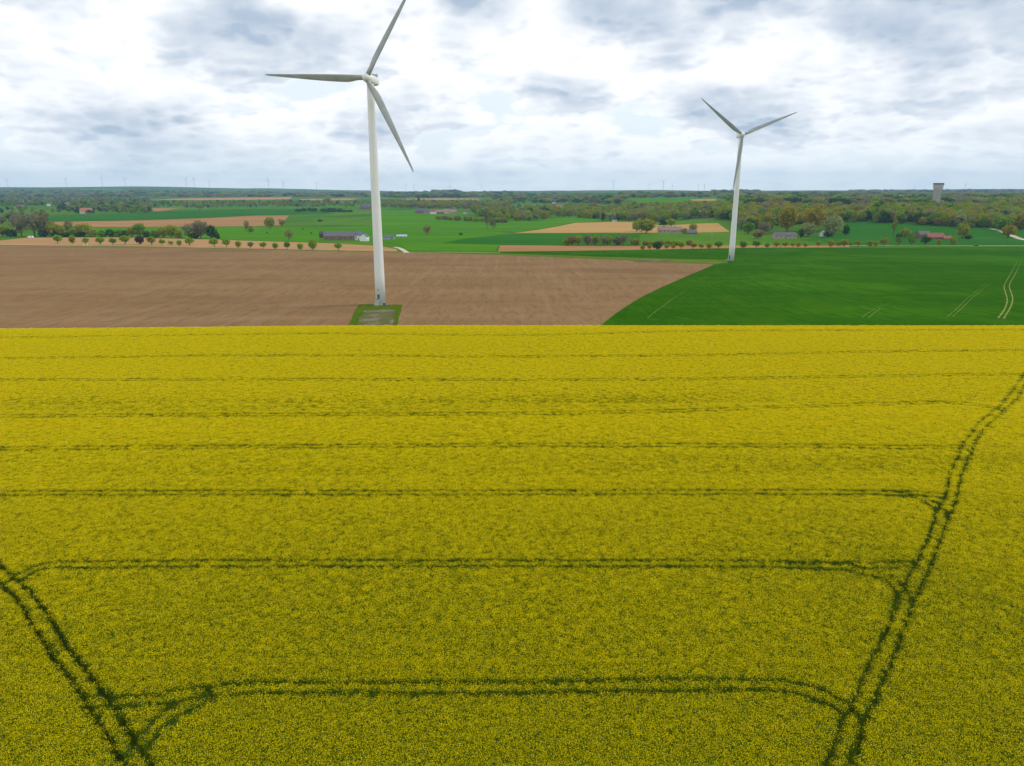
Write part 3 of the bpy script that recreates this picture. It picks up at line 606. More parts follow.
HEDGE = [(-12, 237.5, 20, 20, 'grey', 'bare'), (3, 236.8, 12, 14, 'olive', 'broad'), (12, 236.8, 9, 12, 'dark', 'bush'), (22, 236.6, 21, 19, 'grey', 'bare'), (35, 236.8, 26, 23, 'grey', 'bare'), (46, 236.6, 20, 16, 'grey', 'broad'), (44, 237, 8, 13, 'dark', 'bush'), (54, 236.9, 15, 13, 'olive', 'broad'), (61, 236.9, 12, 11, 'olive', 'broad'), (56, 237.1, 6, 11, 'dark', 'bush'),
 (69.5, 236.6, 18, 9, 'grey', 'bare'), (73, 236.8, 9, 9, 'bright', 'broad'), (66, 237.1, 6, 10, 'dark', 'bush'), (84, 236.8, 13.5, 18, 'olive', 'broad'), (93, 236.9, 9, 10, 'olive', 'bush'), (80, 237, 6, 12, 'dark', 'bush'), (103, 237, 8, 11, 'green', 'bush'), (111, 237, 9, 11, 'dark', 'bush'), (119, 237, 9.5, 11, 'green', 'bush'), (126, 237.1, 8, 9, 'dark', 'bush'), (132, 237.2, 11, 10, 'olive', 'broad'),
 (140.5, 237.2, 15, 12.5, 'green', 'broad'), (147, 237.5, 8, 9, 'dark', 'bush'), (155, 237.7, 9.5, 11, 'green', 'bush'), (163, 237.9, 11, 11, 'olive', 'broad'), (171.5, 238, 14, 13, 'olive', 'broad'), (179, 238.2, 10, 10, 'olive', 'bush'), (189, 238.4, 15, 13, 'grey', 'bare'), (201, 238.6, 19, 17, 'grey', 'broad'), (194, 238.7, 7, 12, 'dark', 'bush'), (212, 238.9, 14, 11, 'dark', 'broad'), (217.5, 239, 8, 6, 'dark', 'bush')]
row(HEDGE, 'tree', 'in the hedgerow behind the pale strip', 'hedgerow behind the stubble strip')
HEDGE2 = [(566 + i * 7.2 + random.uniform(-2, 2), 245.4 + random.uniform(-.3, .3), random.uniform(9.5, 13.5) - (2 if i > 8 else 0), random.uniform(9, 12), random.choice(['brown', 'olive', 'olive', 'grey']), random.choice(['broad', 'bush', 'bare'])) for i in range(11)]
HEDGE2 += [(646 + i * 7 + random.uniform(-2, 2), 245.6, random.uniform(4, 6.5), random.uniform(8, 10), random.choice(['olive', 'brown']), 'bush') for i in range(7)]
row(HEDGE2, 'tree', 'in the hedge beyond the brown strip', 'hedge beyond the brown strip')
SOLO = [
 (247, 231.6, 12, 6, 'grey', 'bare', 'grey bare narrow tree in the light meadow right of the hedgerow'), (251, 232, 7, 7, 'olive', 'bush', 'low olive bush beside the grey narrow tree in the meadow'),
 (270, 228.6, 12, 12, 'olive', 'broad', 'rounded olive tree at the end of the left brown field'), (281.5, 226.6, 8, 8, 'grey', 'bare', 'small grey tree right of the rounded olive tree'),
 (289, 240, 11, 10, 'brown', 'bare', 'brown bare tree in the meadow left of the barn'), (320, 221.6, 2.6, 6, 'dark', 'bush', 'flat dark bush alone in the meadow above the barn'),
 (427, 235.4, 11, 9.5, 'brown', 'bare', 'purple-brown bare tree alone in the centre meadow'), (487, 229.5, 24, 7, 'grey', 'bare', 'tall slim bare tree right of centre meadow'), (493, 229.2, 12, 9, 'grey', 'bare', 'short bare tree beside the tall slim bare one'),
 (498, 222.6, 6, 8, 'bright', 'bush', 'yellow-green bush behind the tall slim bare tree'), (461, 235, 2.4, 4.5, 'dark', 'bush', 'tiny dark bush in the lower centre field'),
 (646, 233.4, 16, 20, 'olive', 'broad', 'big rounded olive tree left of the stone farmhouse'), (636.5, 231.5, 11, 10, 'olive', 'broad', 'smaller olive tree left of the big rounded one'), (664, 226.4, 9, 12, 'dark', 'broad', 'dark tree behind the stone farmhouse roof'), (671, 227.4, 9, 10, 'bright', 'round', 'yellow-green tree behind the stone farmhouse'),
 (684, 233.8, 6.5, 8, 'green', 'bush', 'green bush between stone farmhouse and grey shed'), (693, 231, 7.5, 9, 'olive', 'broad', 'olive tree behind the small grey shed'),
 (758, 238.8, 9.5, 13, 'brown', 'broad', 'low brownish tree right of the far turbine tower'), (748, 233.8, 12, 13, 'green', 'broad', 'leafy green tree right of the far turbine tower'), (764, 234.4, 13, 13, 'grey', 'broad', 'grey tree behind the low brownish tree'), (772, 229, 14, 8, 'bright', 'poplar', 'narrow yellow-green tree left of the orange-tinged pair'),
 (787, 232, 28, 23, 'orange', 'broad', 'large orange-tinged tree above the long low cottage'), (813, 231, 25, 24, 'orange', 'broad', 'large orange-tinged tree left of the pale willow'), (832, 237, 23, 19, 'willow', 'broad', 'pale grey-green willow right of the white gabled house'), (808, 236.4, 14, 17, 'willow', 'broad', 'pale low willow between cottage and white gabled house'),
 (845.3, 235.8, 11, 9, 'dark', 'broad', 'dark tree at right end of the house garden'), (800.5, 238, 10, 8, 'dark', 'conifer', 'dark conifer at right end of the long cottage'), (828, 236.8, 7, 12, 'dark', 'bush', 'dark shrub at the foot of the pale willow'), (786, 227.5, 6, 12, 'dark', 'bush', 'dark bush below the large orange-tinged tree'),
 (893, 236.4, 24, 5.4, 'olive', 'poplar', 'tall narrow poplar alone on the green hillside'), (905, 238, 10, 11, 'olive', 'broad', 'olive tree left of the red-roofed farm'), (899, 238.4, 5.5, 8, 'dark', 'bush', 'dark bush between poplar and red-roofed farm'), (912, 238.4, 6, 7, 'green', 'bush', 'green bush touching the left end of the red-roofed farm'),
 (962, 238.8, 17, 14, 'olive', 'broad', 'tall olive tree right of the red-roofed farm'), (968, 239, 4.5, 9, 'dark', 'bush', 'dark bush under the tall olive tree'), (970, 227.6, 5, 9, 'brown', 'bare', 'low brown bare tree at the foot of the wood'), (1008, 237.6, 13, 15, 'orange', 'broad', 'orange-tinged tree beside the pale hill track'), (946, 238.6, 4, 4, 'dark', 'conifer', 'small dark conifer at right end of the red-roofed farm'),
 (972, 208.5, 9, 8.5, 'dark', 'broad', 'dark round tree standing out of the right-hand wood'), (1006, 207, 8.5, 5, 'dark', 'conifer', 'dark conifer standing out at the wood top'), (1001, 230.5, 14, 20, 'green', 'broad', 'leafy green tree at the top of the pale track'), (1021, 229.5, 18, 17, 'orange', 'broad', 'orange-tinged tree above the pale hill track'),
 (603, 221.4, 10, 5, 'dark', 'conifer', 'dark narrow conifer at the top edge of the tan field'), (610, 220.5, 9, 12, 'willow', 'broad', 'pale green tree beside the dark narrow conifer'), (570, 196 + 9, 6, 5, 'green', 'conifer', 'pointed green tree right of the church tower'),
 (90, 213.6, 4.5, 10, 'dark', 'bush', 'dark bush right of the red-roofed house'), (78, 213.6, 5, 8, 'dark', 'broad', 'dark tree left of the red-roofed house'), (64, 208, 7, 6, 'dark', 'conifer', 'dark conifer above the left-hand green field'), (303, 229.5, 1.4, 2, 'dark', 'bush', 'tiny dark bush high in the light meadow'), (267, 233.4, 1.5, 2.4, 'dark', 'bush', 'tiny dark bush low in the light meadow'), (311, 233.6, 1.5, 2.6, 'dark', 'bush', 'tiny dark bush just left of the barn'),
 (200, 210.2, 8, 7, 'bright', 'round', 'yellow-green round tree in the far left hedge'), (328, 199 + 5, 6, 8, 'orange', 'broad', 'orange-tinged tree by the far tan field'), (419, 203, 6, 4, 'dark', 'conifer', 'dark spruce above the hamlet roofs')]
for a in SOLO: tree(*a[:6], a[6], None)
HEDGE3 = [(438 + i * 6.6 + random.uniform(-2, 2), 219.6 + i * .32, random.uniform(4, 6.5), random.uniform(8, 11), random.choice(['olive', 'bright', 'grey', 'green']), 'bush') for i in range(11)]
row(HEDGE3, 'bush', 'in the hedge below the hamlet', 'hedge below the hamlet')
HEDGE4 = [(298 + i * 6 + random.uniform(-2, 2), 211.6 + random.uniform(-.3, .3), random.uniform(3, 4.5), random.uniform(6, 9), random.choice(['dark', 'dark', 'green']), 'bush') for i in range(8)] + [(328 + i * 5.5, 212.2, random.uniform(2.5, 3.6), 7, 'dark', 'bush') for i in range(5)]
row(HEDGE4, 'bush', 'in the thin hedge left of the grey barn', 'thin hedge above the meadow')

# ------------------------------------------------------------------ woods (no one could count them)
WK = [('broad', 'olive'), ('broad', 'orange'), ('round', 'green'), ('broad', 'grey'), ('round', 'bright'), ('broad', 'dark'), ('bare', 'brown'), ('broad', 'willow')]
WOODV = []
for i, (kd, c) in enumerate(WK):
    mb = MB(); t_ = crown_mb(kd, 300 + i * 7); mb.add(t_.v, t_.f, i); t_ = trunk_mb(kd, i); mb.add(t_.v, t_.f, len(WK)); WOODV.append(mb)
WOODM = [LEAF[c] for _, c in WK] + [MT['bark']]
def wood(polys, n, hm, weights, label, wr=(.75, 1.15)):
    """polys: outlines, in the photograph, of ground the wood stands on"""
    out = []
    tot = []
    for poly in polys:
        a = np.array(poly, float); tot.append(abs(np.sum(a[:, 0] * np.roll(a[:, 1], -1) - np.roll(a[:, 0], -1) * a[:, 1])) / 2)
    for poly, ar in zip(polys, tot):
        a = np.array(poly, float); want = max(3, int(n * ar / sum(tot))); got = 0
        while got < want:
            x, y = rng.uniform(a[:, 0].min(), a[:, 0].max()), rng.uniform(a[:, 1].min(), a[:, 1].max()); ins = False
            for i in range(len(a)):
                p, q_ = a[i], a[(i + 1) % len(a)]
                if (p[1] > y) != (q_[1] > y) and x < (q_[0] - p[0]) * (y - p[1]) / (q_[1] - p[1]) + p[0]: ins = not ins
            if ins: out.append(P(x, y)); got += 1
    n = len(out); w = np.array(weights, float); h = rng.uniform(hm * .7, hm * 1.25, n); wd = h * rng.uniform(*wr, n)
    o = scatter('woodland', WOODV, WOODM, np.array([tuple(p) for p in out]), rng.choice(len(WK), n, p=w / w.sum()), rng.uniform(0, 6.28, n), np.stack([wd, wd, h], 1))
    return tag(o, label, 'woodland', kind='stuff')
#        olive orange green grey bright dark brown willow
wood([[(840, 222), (880, 223), (960, 227.4), (1040, 230), (1180, 234), (1180, 212), (1030, 210), (900, 209.5), (840, 211)]], 1700, 16, (6, 1.5, 5, 1.5, 2, 1.2, 1.5, 1), 'spring wood climbing the slope below the water tower')
wood([[(740, 231), (775, 226), (840, 222), (840, 211), (740, 210)]], 460, 16, (4, 4, 2, 2, 1, .6, 2, 1), 'orange and olive wood behind the far turbine tower')
wood([[(556, 217), (600, 219.5), (660, 222.5), (700, 218), (740, 222), (740, 208), (640, 207.5), (556, 208)]], 800, 16, (6, 2, 4, 1, 2.4, .8, 1.2, 1), 'yellow-green wood behind the tan field')
wood([[(512, 222), (545, 219.5), (560, 216), (556, 207.5), (500, 209), (470, 211), (478, 217)]], 260, 14, (4, 1.5, 3, 2, 2.4, 1, 1, 1), 'mixed grove between the hamlet and the tan field')
wood([[(384, 207), (420, 208.5), (500, 210), (512, 206), (512, 203), (384, 202.6)]], 480, 15, (5, 2.4, 1.6, 2, 2, .6, 1.6, .8), 'orange-olive wood behind the hamlet')
wood([[(0, 231), (30, 229), (48, 220), (46, 214), (60, 212), (0, 205), (-120, 205), (-120, 231)]], 240, 13, (3, .6, 2, 4, .8, 1.4, 2, .6), 'grey half-bare wood at the far left')
wood([[(58, 212.6), (78, 211.5), (128, 213.4), (152, 212.4), (150, 206), (60, 205)]], 240, 12, (2, .2, 4, 2, .6, 3, 1, .6), 'dark green copse around the red-roofed house')
wood([[(-120, 206), (150, 206), (150, 199.5), (-120, 198)]], 750, 14, (2, .4, 2.6, 4, .6, 2, 1.4, .6), 'dark grey wood across the left middle distance')
wood([[(150, 207.8), (200, 208.6), (256, 207.6), (384, 207), (384, 202), (256, 201.6), (150, 202.4)]], 430, 11, (3, .8, 3, 2.4, 1.4, 1, 1.4, .6), 'mixed hedgerow wood below the far tan fields')
wood([[(-150, 197.6), (384, 197), (384, 193.6), (250, 193), (130, 191.5), (-150, 190.6)]], 1200, 17, (1.4, .2, 2.6, 3, .4, 2.6, .8, .4), 'dark bluish wood on the left far ridge', (1.6, 3.2))
wood([[(512, 203), (620, 204), (628, 197), (512, 194.5), (480, 198)], [(620, 198), (720, 198), (740, 206), (840, 206), (1180, 206), (1180, 193.4), (620, 193.6)]], 2000, 17, (1.4, .3, 3, 2.4, .5, 2.4, .8, .4), 'dark bluish wood on the right far ridge', (1.6, 3.2))
wood([[(384, 197.6), (480, 197.8), (512, 195), (512, 193), (384, 193)]], 420, 18, (1.4, .3, 2.6, 2, .4, 3, .8, .3), 'bluish wood on the central far ridge', (1.6, 3.2))
wood([[(432, 193), (462, 193), (462, 192.2), (432, 192.2)], [(712, 193), (760, 193), (760, 192.3), (712, 192.3)], [(850, 192.6), (1100, 192.6), (1100, 191.6), (850, 191.6)]], 520, 22, (1, .3, 2, 2, .2, 6, 1, .2), 'dark wooded crests along the skyline', (1.4, 2.4))

# ------------------------------------------------------------------ wind turbines
MT['white_paint'] = noisy('turbine_paint', [(.72, .74, .73), (.75, .77, .76)], .25, rough=.42, stretch=(1, 1, .25), spec=.45, second=[(1.2, (1, 1, .06), (.60, .62, .59), .3, .5, .7)])
MT['shaded_blade_paint'] = noisy('shaded_blade_paint', [(.26, .29, .28), (.32, .345, .335)], .2, rough=.45, spec=.45)  # white blades; their shaded look is put into this darker grey
MT['dark_metal'] = noisy('dark_door', [(.10, .13, .12), (.14, .17, .16)], 2.0, rough=.5)
MT['steel'] = noisy('galvanised_steel', [(.30, .40, .42), (.38, .48, .50)], 3.0, rough=.45)
MT['concrete'] = noisy('concrete', [(.34, .33, .30), (.42, .40, .36)], 1.0)
def blade_mb(Ln, ns=26, na=14):
    """lofted blade along +X, leading edge +Y, upwind face +Z"""
    mb = MB(); b = 0
    for i in range(ns):
        t = i / (ns - 1); r = 1.1 + (Ln - 1.1) * t
        circ = 1 - float(sm(.02, .17, t)); ch = 1.9 * circ + (1 - circ) * (2.65 * (1 - float(sm(.15, 1.25, t))) + .22) * (1 if t < .97 else .55)
        th = 1.9 * circ + (1 - circ) * ch * (.30 - .17 * t); tw = R_(16) * (1 - t) ** 1.4 + R_(13); bend = .7 * t * t
        for k in range(na):
            a = 2 * math.pi * k / na; u_ = math.cos(a) * .5; v_ = math.sin(a) * .5
            taper = 1 - (1 - circ) * (.5 - u_) * .55
            y = (u_ - .16 * (1 - circ)) * ch; z = v_ * th * taper
            mb.v.append((r, y * math.cos(tw) - z * math.sin(tw), y * math.sin(tw) + z * math.cos(tw) + bend))
    for i in range(ns - 1):
        for k in range(na):
            mb.f.append((i * na + k, (i + 1) * na + k, (i + 1) * na + (k + 1) % na, i * na + (k + 1) % na)); mb.m.append(0)
    mb.f.append(tuple(range(na))); mb.m.append(0); mb.f.append(tuple((ns - 1) * na + k for k in reversed(range(na)))); mb.m.append(0)
    return mb
def loft(mb, rings, m=0):
    n = len(rings[0]); b = len(mb.v)
    for r in rings: mb.v += [tuple(p) for p in r]
    for i in range(len(rings) - 1):
        for k in range(n): mb.f.append((b + i * n + k, b + (i + 1) * n + k, b + (i + 1) * n + (k + 1) % n, b + i * n + (k + 1) % n)); mb.m.append(m)
    mb.f.append(tuple(b + k for k in range(n))); mb.m.append(m); mb.f.append(tuple(b + (len(rings) - 1) * n + k for k in reversed(range(n)))); mb.m.append(m)
BL_MESH = None
def turbine(base, hub_h, yaw, phase, blen, label, door_az):
    root = empty('wind_turbine', base); th = hub_h - 1.6
    mb = MB(); n = 40; hs = [0, 12, 24, 36, 48, 60, 72, 82, th]; rs = [2.16, 2.08, 1.99, 1.90, 1.80, 1.69, 1.57, 1.48, 1.42]
    loft(mb, [[(r * math.cos(2 * math.pi * k / n), r * math.sin(2 * math.pi * k / n), h) for k in range(n)] for h, r in zip(hs, rs)]); tw = mb.build('tower', MT['white_paint'], root)
    tw.data.shade_smooth()
    mb = MB(); loft(mb, [[(r * math.cos(2 * math.pi * k / n), r * math.sin(2 * math.pi * k / n), h) for k in range(n)] for h, r in ((-.8, 2.75), (.16, 2.75), (.2, 2.65))]); mb.build('foundation', MT['concrete'], root)
    # door with its porch stair
    d = empty('entrance', (0, 0, 0), door_az); d.parent = root
    mb = MB(); mb.box(-.55, .55, -2.19, -2.0, 2.2, 4.7); mb.build('door', MT['dark_metal'], d)
    mb = MB(); mb.box(-.25, .25, -2.22, -2.0, 6.4, 6.9); mb.build('lamp', MT['dark_metal'], d)
    mb = MB(); mb.box(-.75, .75, -3.3, -2.05, 2.08, 2.18)
    for i in range(8): mb.box(-.5, .5, -3.3 - .27 * (i + 1), -3.3 - .27 * i, 2.0 - .26 * (i + 1), 2.05 - .26 * (i + 1) + .06)
    for s in (-.72, .72):
        mb.tube([(s, -2.1, 3.15), (s, -3.3, 3.15), (s, -5.5, 1.0)], .04, 6); mb.tube([(s, -3.3, 2.1), (s, -3.3, 3.15)], .04, 6); mb.tube([(s, -5.5, .05), (s, -5.5, 1.0)], .04, 6); mb.tube([(s, -3.3, 2.05), (s, -5.5, .1)], .07, 6)
    mb.build('stair', MT['steel'], d)
    # nacelle and rotor share the yaw; local -Y looks into the wind
    nac = empty('nacelle', (0, 0, hub_h), -yaw); nac.parent = root; nac.rotation_euler = (0, 0, -yaw)
    mb = MB()
    def rr(y, w, h, zc, e=3.2, m=20):
        out_ = []
        for k in range(m):
            a = 2 * math.pi * k / m; c, s = math.cos(a), math.sin(a); out_.append((math.copysign(abs(c) ** (2 / e), c) * w / 2, y, zc + math.copysign(abs(s) ** (2 / e), s) * h / 2))
        return out_
    loft(mb, [rr(-2.6, 2.4, 2.4, .05, 2.2), rr(-2.2, 3.0, 3.1, .1, 2.6), rr(0, 3.4, 3.6, .15), rr(4, 3.4, 3.6, .2), rr(6.4, 3.2, 3.3, .25), rr(7.3, 2.7, 2.7, .25)]); o = mb.build('housing', MT['white_paint'], nac); o.data.shade_smooth()
    mb = MB(); mb.box(-1.3, 1.3, 4.6, 6.3, 1.95, 2.9); mb.tube([(-.9, 6.5, 1.8), (-.9, 6.5, 3.7)], .07, 6); mb.tube([(.9, 6.5, 1.8), (.9, 6.5, 3.6)], .07, 6); mb.tube([(-1.2, 6.5, 3.4), (-.5, 6.5, 3.4)], .05, 6); mb.build('cooler', MT['steel'], nac)
    tilt = R_(4); hub = empty('rotor', (0, 0, 0)); hub.parent = root
    # rotor frame: x = h, y = v (up), z = a (upwind axis)
    a = Vector((-math.sin(yaw) * math.cos(tilt), -math.cos(yaw) * math.cos(tilt), math.sin(tilt))); h = Vector((math.cos(yaw), -math.sin(yaw), 0)); v = h.cross(a); v = v if v.z > 0 else -v
    if h.cross(v).dot(a) < 0: h = -h; flip = True
    else: flip = False
    M = Matrix((h, v, a)).transposed().to_4x4(); M.translation = Vector((0, 0, hub_h)) + a * 4.5
    hub.matrix_local = M
    mb = MB(); nn = 24; loft(mb, [[(r * math.cos(2 * math.pi * k / nn), r * math.sin(2 * math.pi * k / nn), z) for k in range(nn)] for z, r in ((-1.9, 1.45), (-1.2, 1.6), (.4, 1.6), (1.2, 1.35), (1.8, .85), (2.05, .3))][::-1]); o = mb.build('spinner', MT['white_paint'], hub); o.data.shade_smooth()
    global BL_MESH
    if BL_MESH is None: BL_MESH = blade_mb(41.0).mesh('blade', MT['shaded_blade_paint'], True)
    for k in range(3):
        ang = phase + k * 2 * math.pi / 3
        if flip: ang = math.pi - ang
        o = bpy.data.objects.new('blade', BL_MESH); COL.objects.link(o); o.parent = hub
        # clockwise rotation seen from upwind: leading edge towards -theta
        X = Vector((math.cos(ang), math.sin(ang), 0)); Yl = Vector((math.sin(ang), -math.cos(ang), 0)); cone = R_(2.7)
        X = (X * math.cos(cone) + Vector((0, 0, 1)) * math.sin(cone)).normalized(); Zl = X.cross(Yl)
        if Zl.z < 0: pass
        B = Matrix((X, Yl, Zl)).transposed().to_4x4()
        if Zl.z < 0:   # keep the pre-bend upwind
            B = B @ Matrix.Diagonal((1, 1, -1, 1))
        o.matrix_local = B @ Matrix.Diagonal((blen / 41.0, 1, 1, 1))
    tag(root, label, 'wind turbine', 'tall white wind turbines'); return root
turbine(T1B, 90.5, R_(8), R_(58), 41.0, 'tall white wind turbine standing in the brown ploughed field', R_(-12))
turbine(T2B, 90.5, R_(2), R_(22), 40.0, 'tall white wind turbine standing at the edge of green wheat', R_(-55))
mb = MB(); mb.box(-.7, .7, -.4, .4, 0, .95); mb.box(-.78, .78, -.48, .48, .95, 1.05)
cab = mb.build('electric_cabinet', MT['dark_metal']); cab.location = (T1B.x + 2.2, T1B.y - 3.2, T1B.z + .05); tag(cab, 'dark cabinet at the foot of the nearer turbine tower', 'cabinet')

# tiny turbines on the skyline
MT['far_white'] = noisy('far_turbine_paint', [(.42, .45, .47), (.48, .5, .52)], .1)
FAR_ME = {}
def far_mesh(var):
    if var in FAR_ME: return FAR_ME[var]
    mb = MB(); mb.tube([(0, 0, -6), (0, 0, 80)], [1.9, 1.2], 8); mb.box(-1.5, 1.5, -3.5, 6, 79.3, 82.5)
    for k in range(3):
        a = var * .7 + k * 2 * math.pi / 3; d = Vector((math.cos(a), 0, math.sin(a))); c = Vector((0, -4.5, 81))
        mb.tube([c, c + d * 9, c + d * 40], [.8, 1.3, .3], 6)
    FAR_ME[var] = mb.mesh('wind_turbine', MT['far_white']); return FAR_ME[var]
FT = [(8.5, 190, 10), (67, 188.5, 11), (103, 188.5, 12), (126, 189, 11), (187, 190, 12), (195, 190, 12), (210, 190.5, 9), (269, 191, 12), (284, 191, 11), (317, 191.5, 9), (406, 192, 9), (414, 192, 9), (450, 192.5, 9), (482, 192.5, 9),
      (613, 193, 12), (649, 193, 9), (663, 193, 13), (672, 193, 8), (698, 193, 8), (704, 193, 9), (914.5, 191.5, 6), (964.5, 191, 8)]
for i, (x_, y_, hp) in enumerate(FT):
    Y = 8300 + 250 * (i % 4); X = (x_ - 512) / FPX * Y / math.cos(PITCH) * (math.cos(PITCH) ** 2 + .0) * 1.0
    # along the ray of that skyline point
    r_y = math.cos(PITCH) + (383 - y_) / FPX * math.sin(PITCH); X = (x_ - 512) / FPX * Y / r_y
    z = float(terrain(X, Y)); sc = hp * (Y * .985 / FPX) / 112.0
    o = bpy.data.objects.new('wind_turbine', far_mesh(i % 5)); COL.objects.link(o); o.location = (X, Y, z); o.scale = (sc, sc, sc); o.rotation_euler = (0, 0, R_(random.uniform(-25, 25)))
    side = 'left of the nearer turbine' if x_ < 370 else ('between the two large turbines' if x_ < 735 else 'right of the farther turbine')
    grp = [f for f in FT if (f[0] < 370) == (x_ < 370) and (f[0] < 735) == (x_ < 735)]; kx = [f[0] for f in grp].index(x_) + 1
    tag(o, f'faint tiny turbine on the skyline {side}, {ORD[kx]} from the left', 'wind turbine', 'tiny turbines on the skyline')

# ------------------------------------------------------------------ buildings
MT['slate'] = noisy('slate_roof', [(.105, .105, .112), (.15, .15, .158)], .6, stretch=(1, 1, 3)); MT['blue_roof'] = noisy('bluish_roof', [(.10, .115, .20), (.15, .17, .27)], .5)
MT['red_tile'] = noisy('red_tile_roof', [(.23, .095, .07), (.31, .14, .10)], .7); MT['pink_tile'] = noisy('weathered_pink_tile', [(.25, .165, .14), (.32, .215, .18)], .6); MT['orange_tile'] = noisy('orange_tile_roof', [(.36, .15, .085), (.44, .20, .11)], .7)
MT['whitewash'] = noisy('whitewashed_wall', [(.74, .73, .70), (.82, .81, .79)], .5); MT['brick'] = noisy('brick_wall', [(.20, .13, .095), (.27, .18, .13)], .7); MT['stone'] = noisy('stone_wall', [(.34, .29, .24), (.42, .37, .31)], .7); MT['cream'] = noisy('cream_wall', [(.58, .50, .38), (.66, .58, .45)], .6)
m_, t_n, b_n = bsdf('window_glass'); b_n.inputs['Base Color'].default_value = (.03, .035, .045, 1); b_n.inputs['Roughness'].default_value = .15; MT['glass'] = m_
MT['wood_dark'] = noisy('dark_boards', [(.07, .055, .05), (.11, .09, .08)], .6)
def house(px_, py_, wpx, hpx, roof, wall, label, cat='house', deep=9.0, rot=0.0, roof_share=.5, windows=3, chimney=True, name='house', group=None, door=True, hip=0.0):
    """gabled house, its long front wpx wide and hpx tall as seen in the photograph"""
    p = P(px_, py_); s = mpp(p); w = wpx * s; h = hpx * s; wh = h * (1 - roof_share); root = empty(name, p, rot)
    mb = MB(); hw, hd = w / 2, deep / 2
    mb.add([(-hw, -hd, -1), (hw, -hd, -1), (hw, hd, -1), (-hw, hd, -1), (-hw, -hd, wh), (hw, -hd, wh), (hw, hd, wh), (-hw, hd, wh), (-hw + hip, 0, h - .1), (hw - hip, 0, h - .1)],
           [(0, 1, 5, 4), (2, 3, 7, 6), (1, 2, 6, 9, 5), (3, 0, 4, 8, 7), (0, 3, 2, 1)]); mb.build('wall', MT[wall], root)
    mb = MB(); e = .35; k = (h - wh) / hd; dz = e * k; tk = .22
    A = [(-hw - e, -hd - e, wh - dz), (hw + e, -hd - e, wh - dz), (hw + e - hip, 0, h), (-hw - e + hip, 0, h)]; B = [(hw + e, hd + e, wh - dz), (-hw - e, hd + e, wh - dz), (-hw - e + hip, 0, h), (hw + e - hip, 0, h)]
    for q_ in (A, B): mb.add(list(q_) + [(x, y, z + tk) for x, y, z in q_], [(3, 2, 1, 0), (4, 5, 6, 7), (0, 1, 5, 4), (1, 2, 6, 5), (2, 3, 7, 6), (3, 0, 4, 7)])
    rf = mb.build('roof', MT[roof], root)
    if chimney:
        mb = MB(); cx_ = hw * random.uniform(-.6, .6); mb.box(cx_ - .45, cx_ + .45, -.45, .45, h - .6, h + 1.4); mb.build('chimney', MT['brick'], rf)
    zw = max(.8, wh * .42)
    for i in range(windows):
        x = -hw + w * (i + .5) / windows
        if door and i == windows // 2:
            mb = MB(); mb.box(x - .55, x + .55, -hd - .05, -hd + .05, 0, min(2.1, wh * .8)); mb.build('door', MT['wood_dark'], root); x += 1.9 if w > 9 else 0
            if w <= 9: continue
        mb = MB(); mb.box(x - .6, x + .6, -hd - .04, -hd + .05, zw, zw + min(1.4, wh * .4)); mb.build('window', MT['glass'], root)
    return tag(root, label, cat, group)
house(340, 240.2, 30, 8.6, 'slate', 'brick', 'long grey-roofed brick barn beside the white farmhouse', 'barn', 14, .06, .5, 5, False, 'barn')
house(323.2, 237.8, 6.6, 6.4, 'wood_dark', 'wood_dark', 'dark boarded shed at left end of the long barn', 'shed', 8, .1, .35, 1, False, 'shed')
house(357.6, 240.0, 9, 8.4, 'blue_roof', 'whitewash', 'white farmhouse with bluish roof and dark windows', 'house', 9, .15, .42, 4, True, 'farmhouse')
house(364.6, 241.2, 5, 7.2, 'blue_roof', 'whitewash', 'white gabled annex at right of the white farmhouse', 'house', 9, 1.2, .35, 1, False, 'annex')
house(389, 239.2, 10, 4, 'slate', 'steel', 'low bluish shed just right of the near turbine tower', 'shed', 8, .05, .45, 2, False, 'shed')
house(402, 237.6, 10, 2.8, 'steel', 'stone', 'low blue-green greenhouse at the right end of the farm', 'greenhouse', 7, .05, .5, 3, False, 'greenhouse', door=False)
for a in ((420.5, 213.4, 10.5, 5, 'slate', 'brick', 'grey-roofed house at the left end of the hamlet'), (427.5, 213.6, 6, 4, 'slate', 'stone', 'small grey-roofed stone house, second in the hamlet'), (433.5, 214.2, 5, 5, 'red_tile', 'whitewash', 'small red-roofed white house in the hamlet'),
          (440, 213.8, 8, 3.8, 'pink_tile', 'brick', 'pink-tiled brick house in the middle of the hamlet'), (447, 213.4, 7, 4.4, 'pink_tile', 'cream', 'cream house with pink tiles in the hamlet'), (452.5, 214.2, 7, 4.2, 'pink_tile', 'stone', 'stone house with pink tiles toward the hamlet right'), (455, 211.6, 3.4, 4, 'slate', 'cream', 'small pale house behind the hamlet stone house'), (465.3, 213.6, 3.6, 3, 'slate', 'whitewash', 'tiny white house at the right end of the hamlet')):
    house(*a, 'house', 10, random.uniform(-.3, .3), .5, 3, True, 'house', 'hamlet houses')
house(366, 209.4, 11, 6, 'slate', 'brick', 'large grey-roofed barn behind the meadow left of the near tower', 'barn', 16, .1, .6, 3, False, 'barn')
house(669.5, 232.8, 23, 6, 'pink_tile', 'stone', 'long pinkish stone farmhouse beside the big olive tree', 'farmhouse', 9, -.03, .52, 6, True, 'farmhouse')
house(691, 234.3, 10.5, 4.6, 'slate', 'brick', 'small grey-roofed shed right of the stone farmhouse', 'shed', 9, .15, .6, 2, False, 'shed')
house(706.5, 217.2, 6, 6.5, 'orange_tile', 'cream', 'cream house with orange roof at the wood edge', 'house', 9, .4, .5, 2, True)
house(697.5, 217.4, 8, 4.2, 'pink_tile', 'stone', 'low pink-tiled house left of the orange roof', 'house', 9, .1, .5, 3, True)
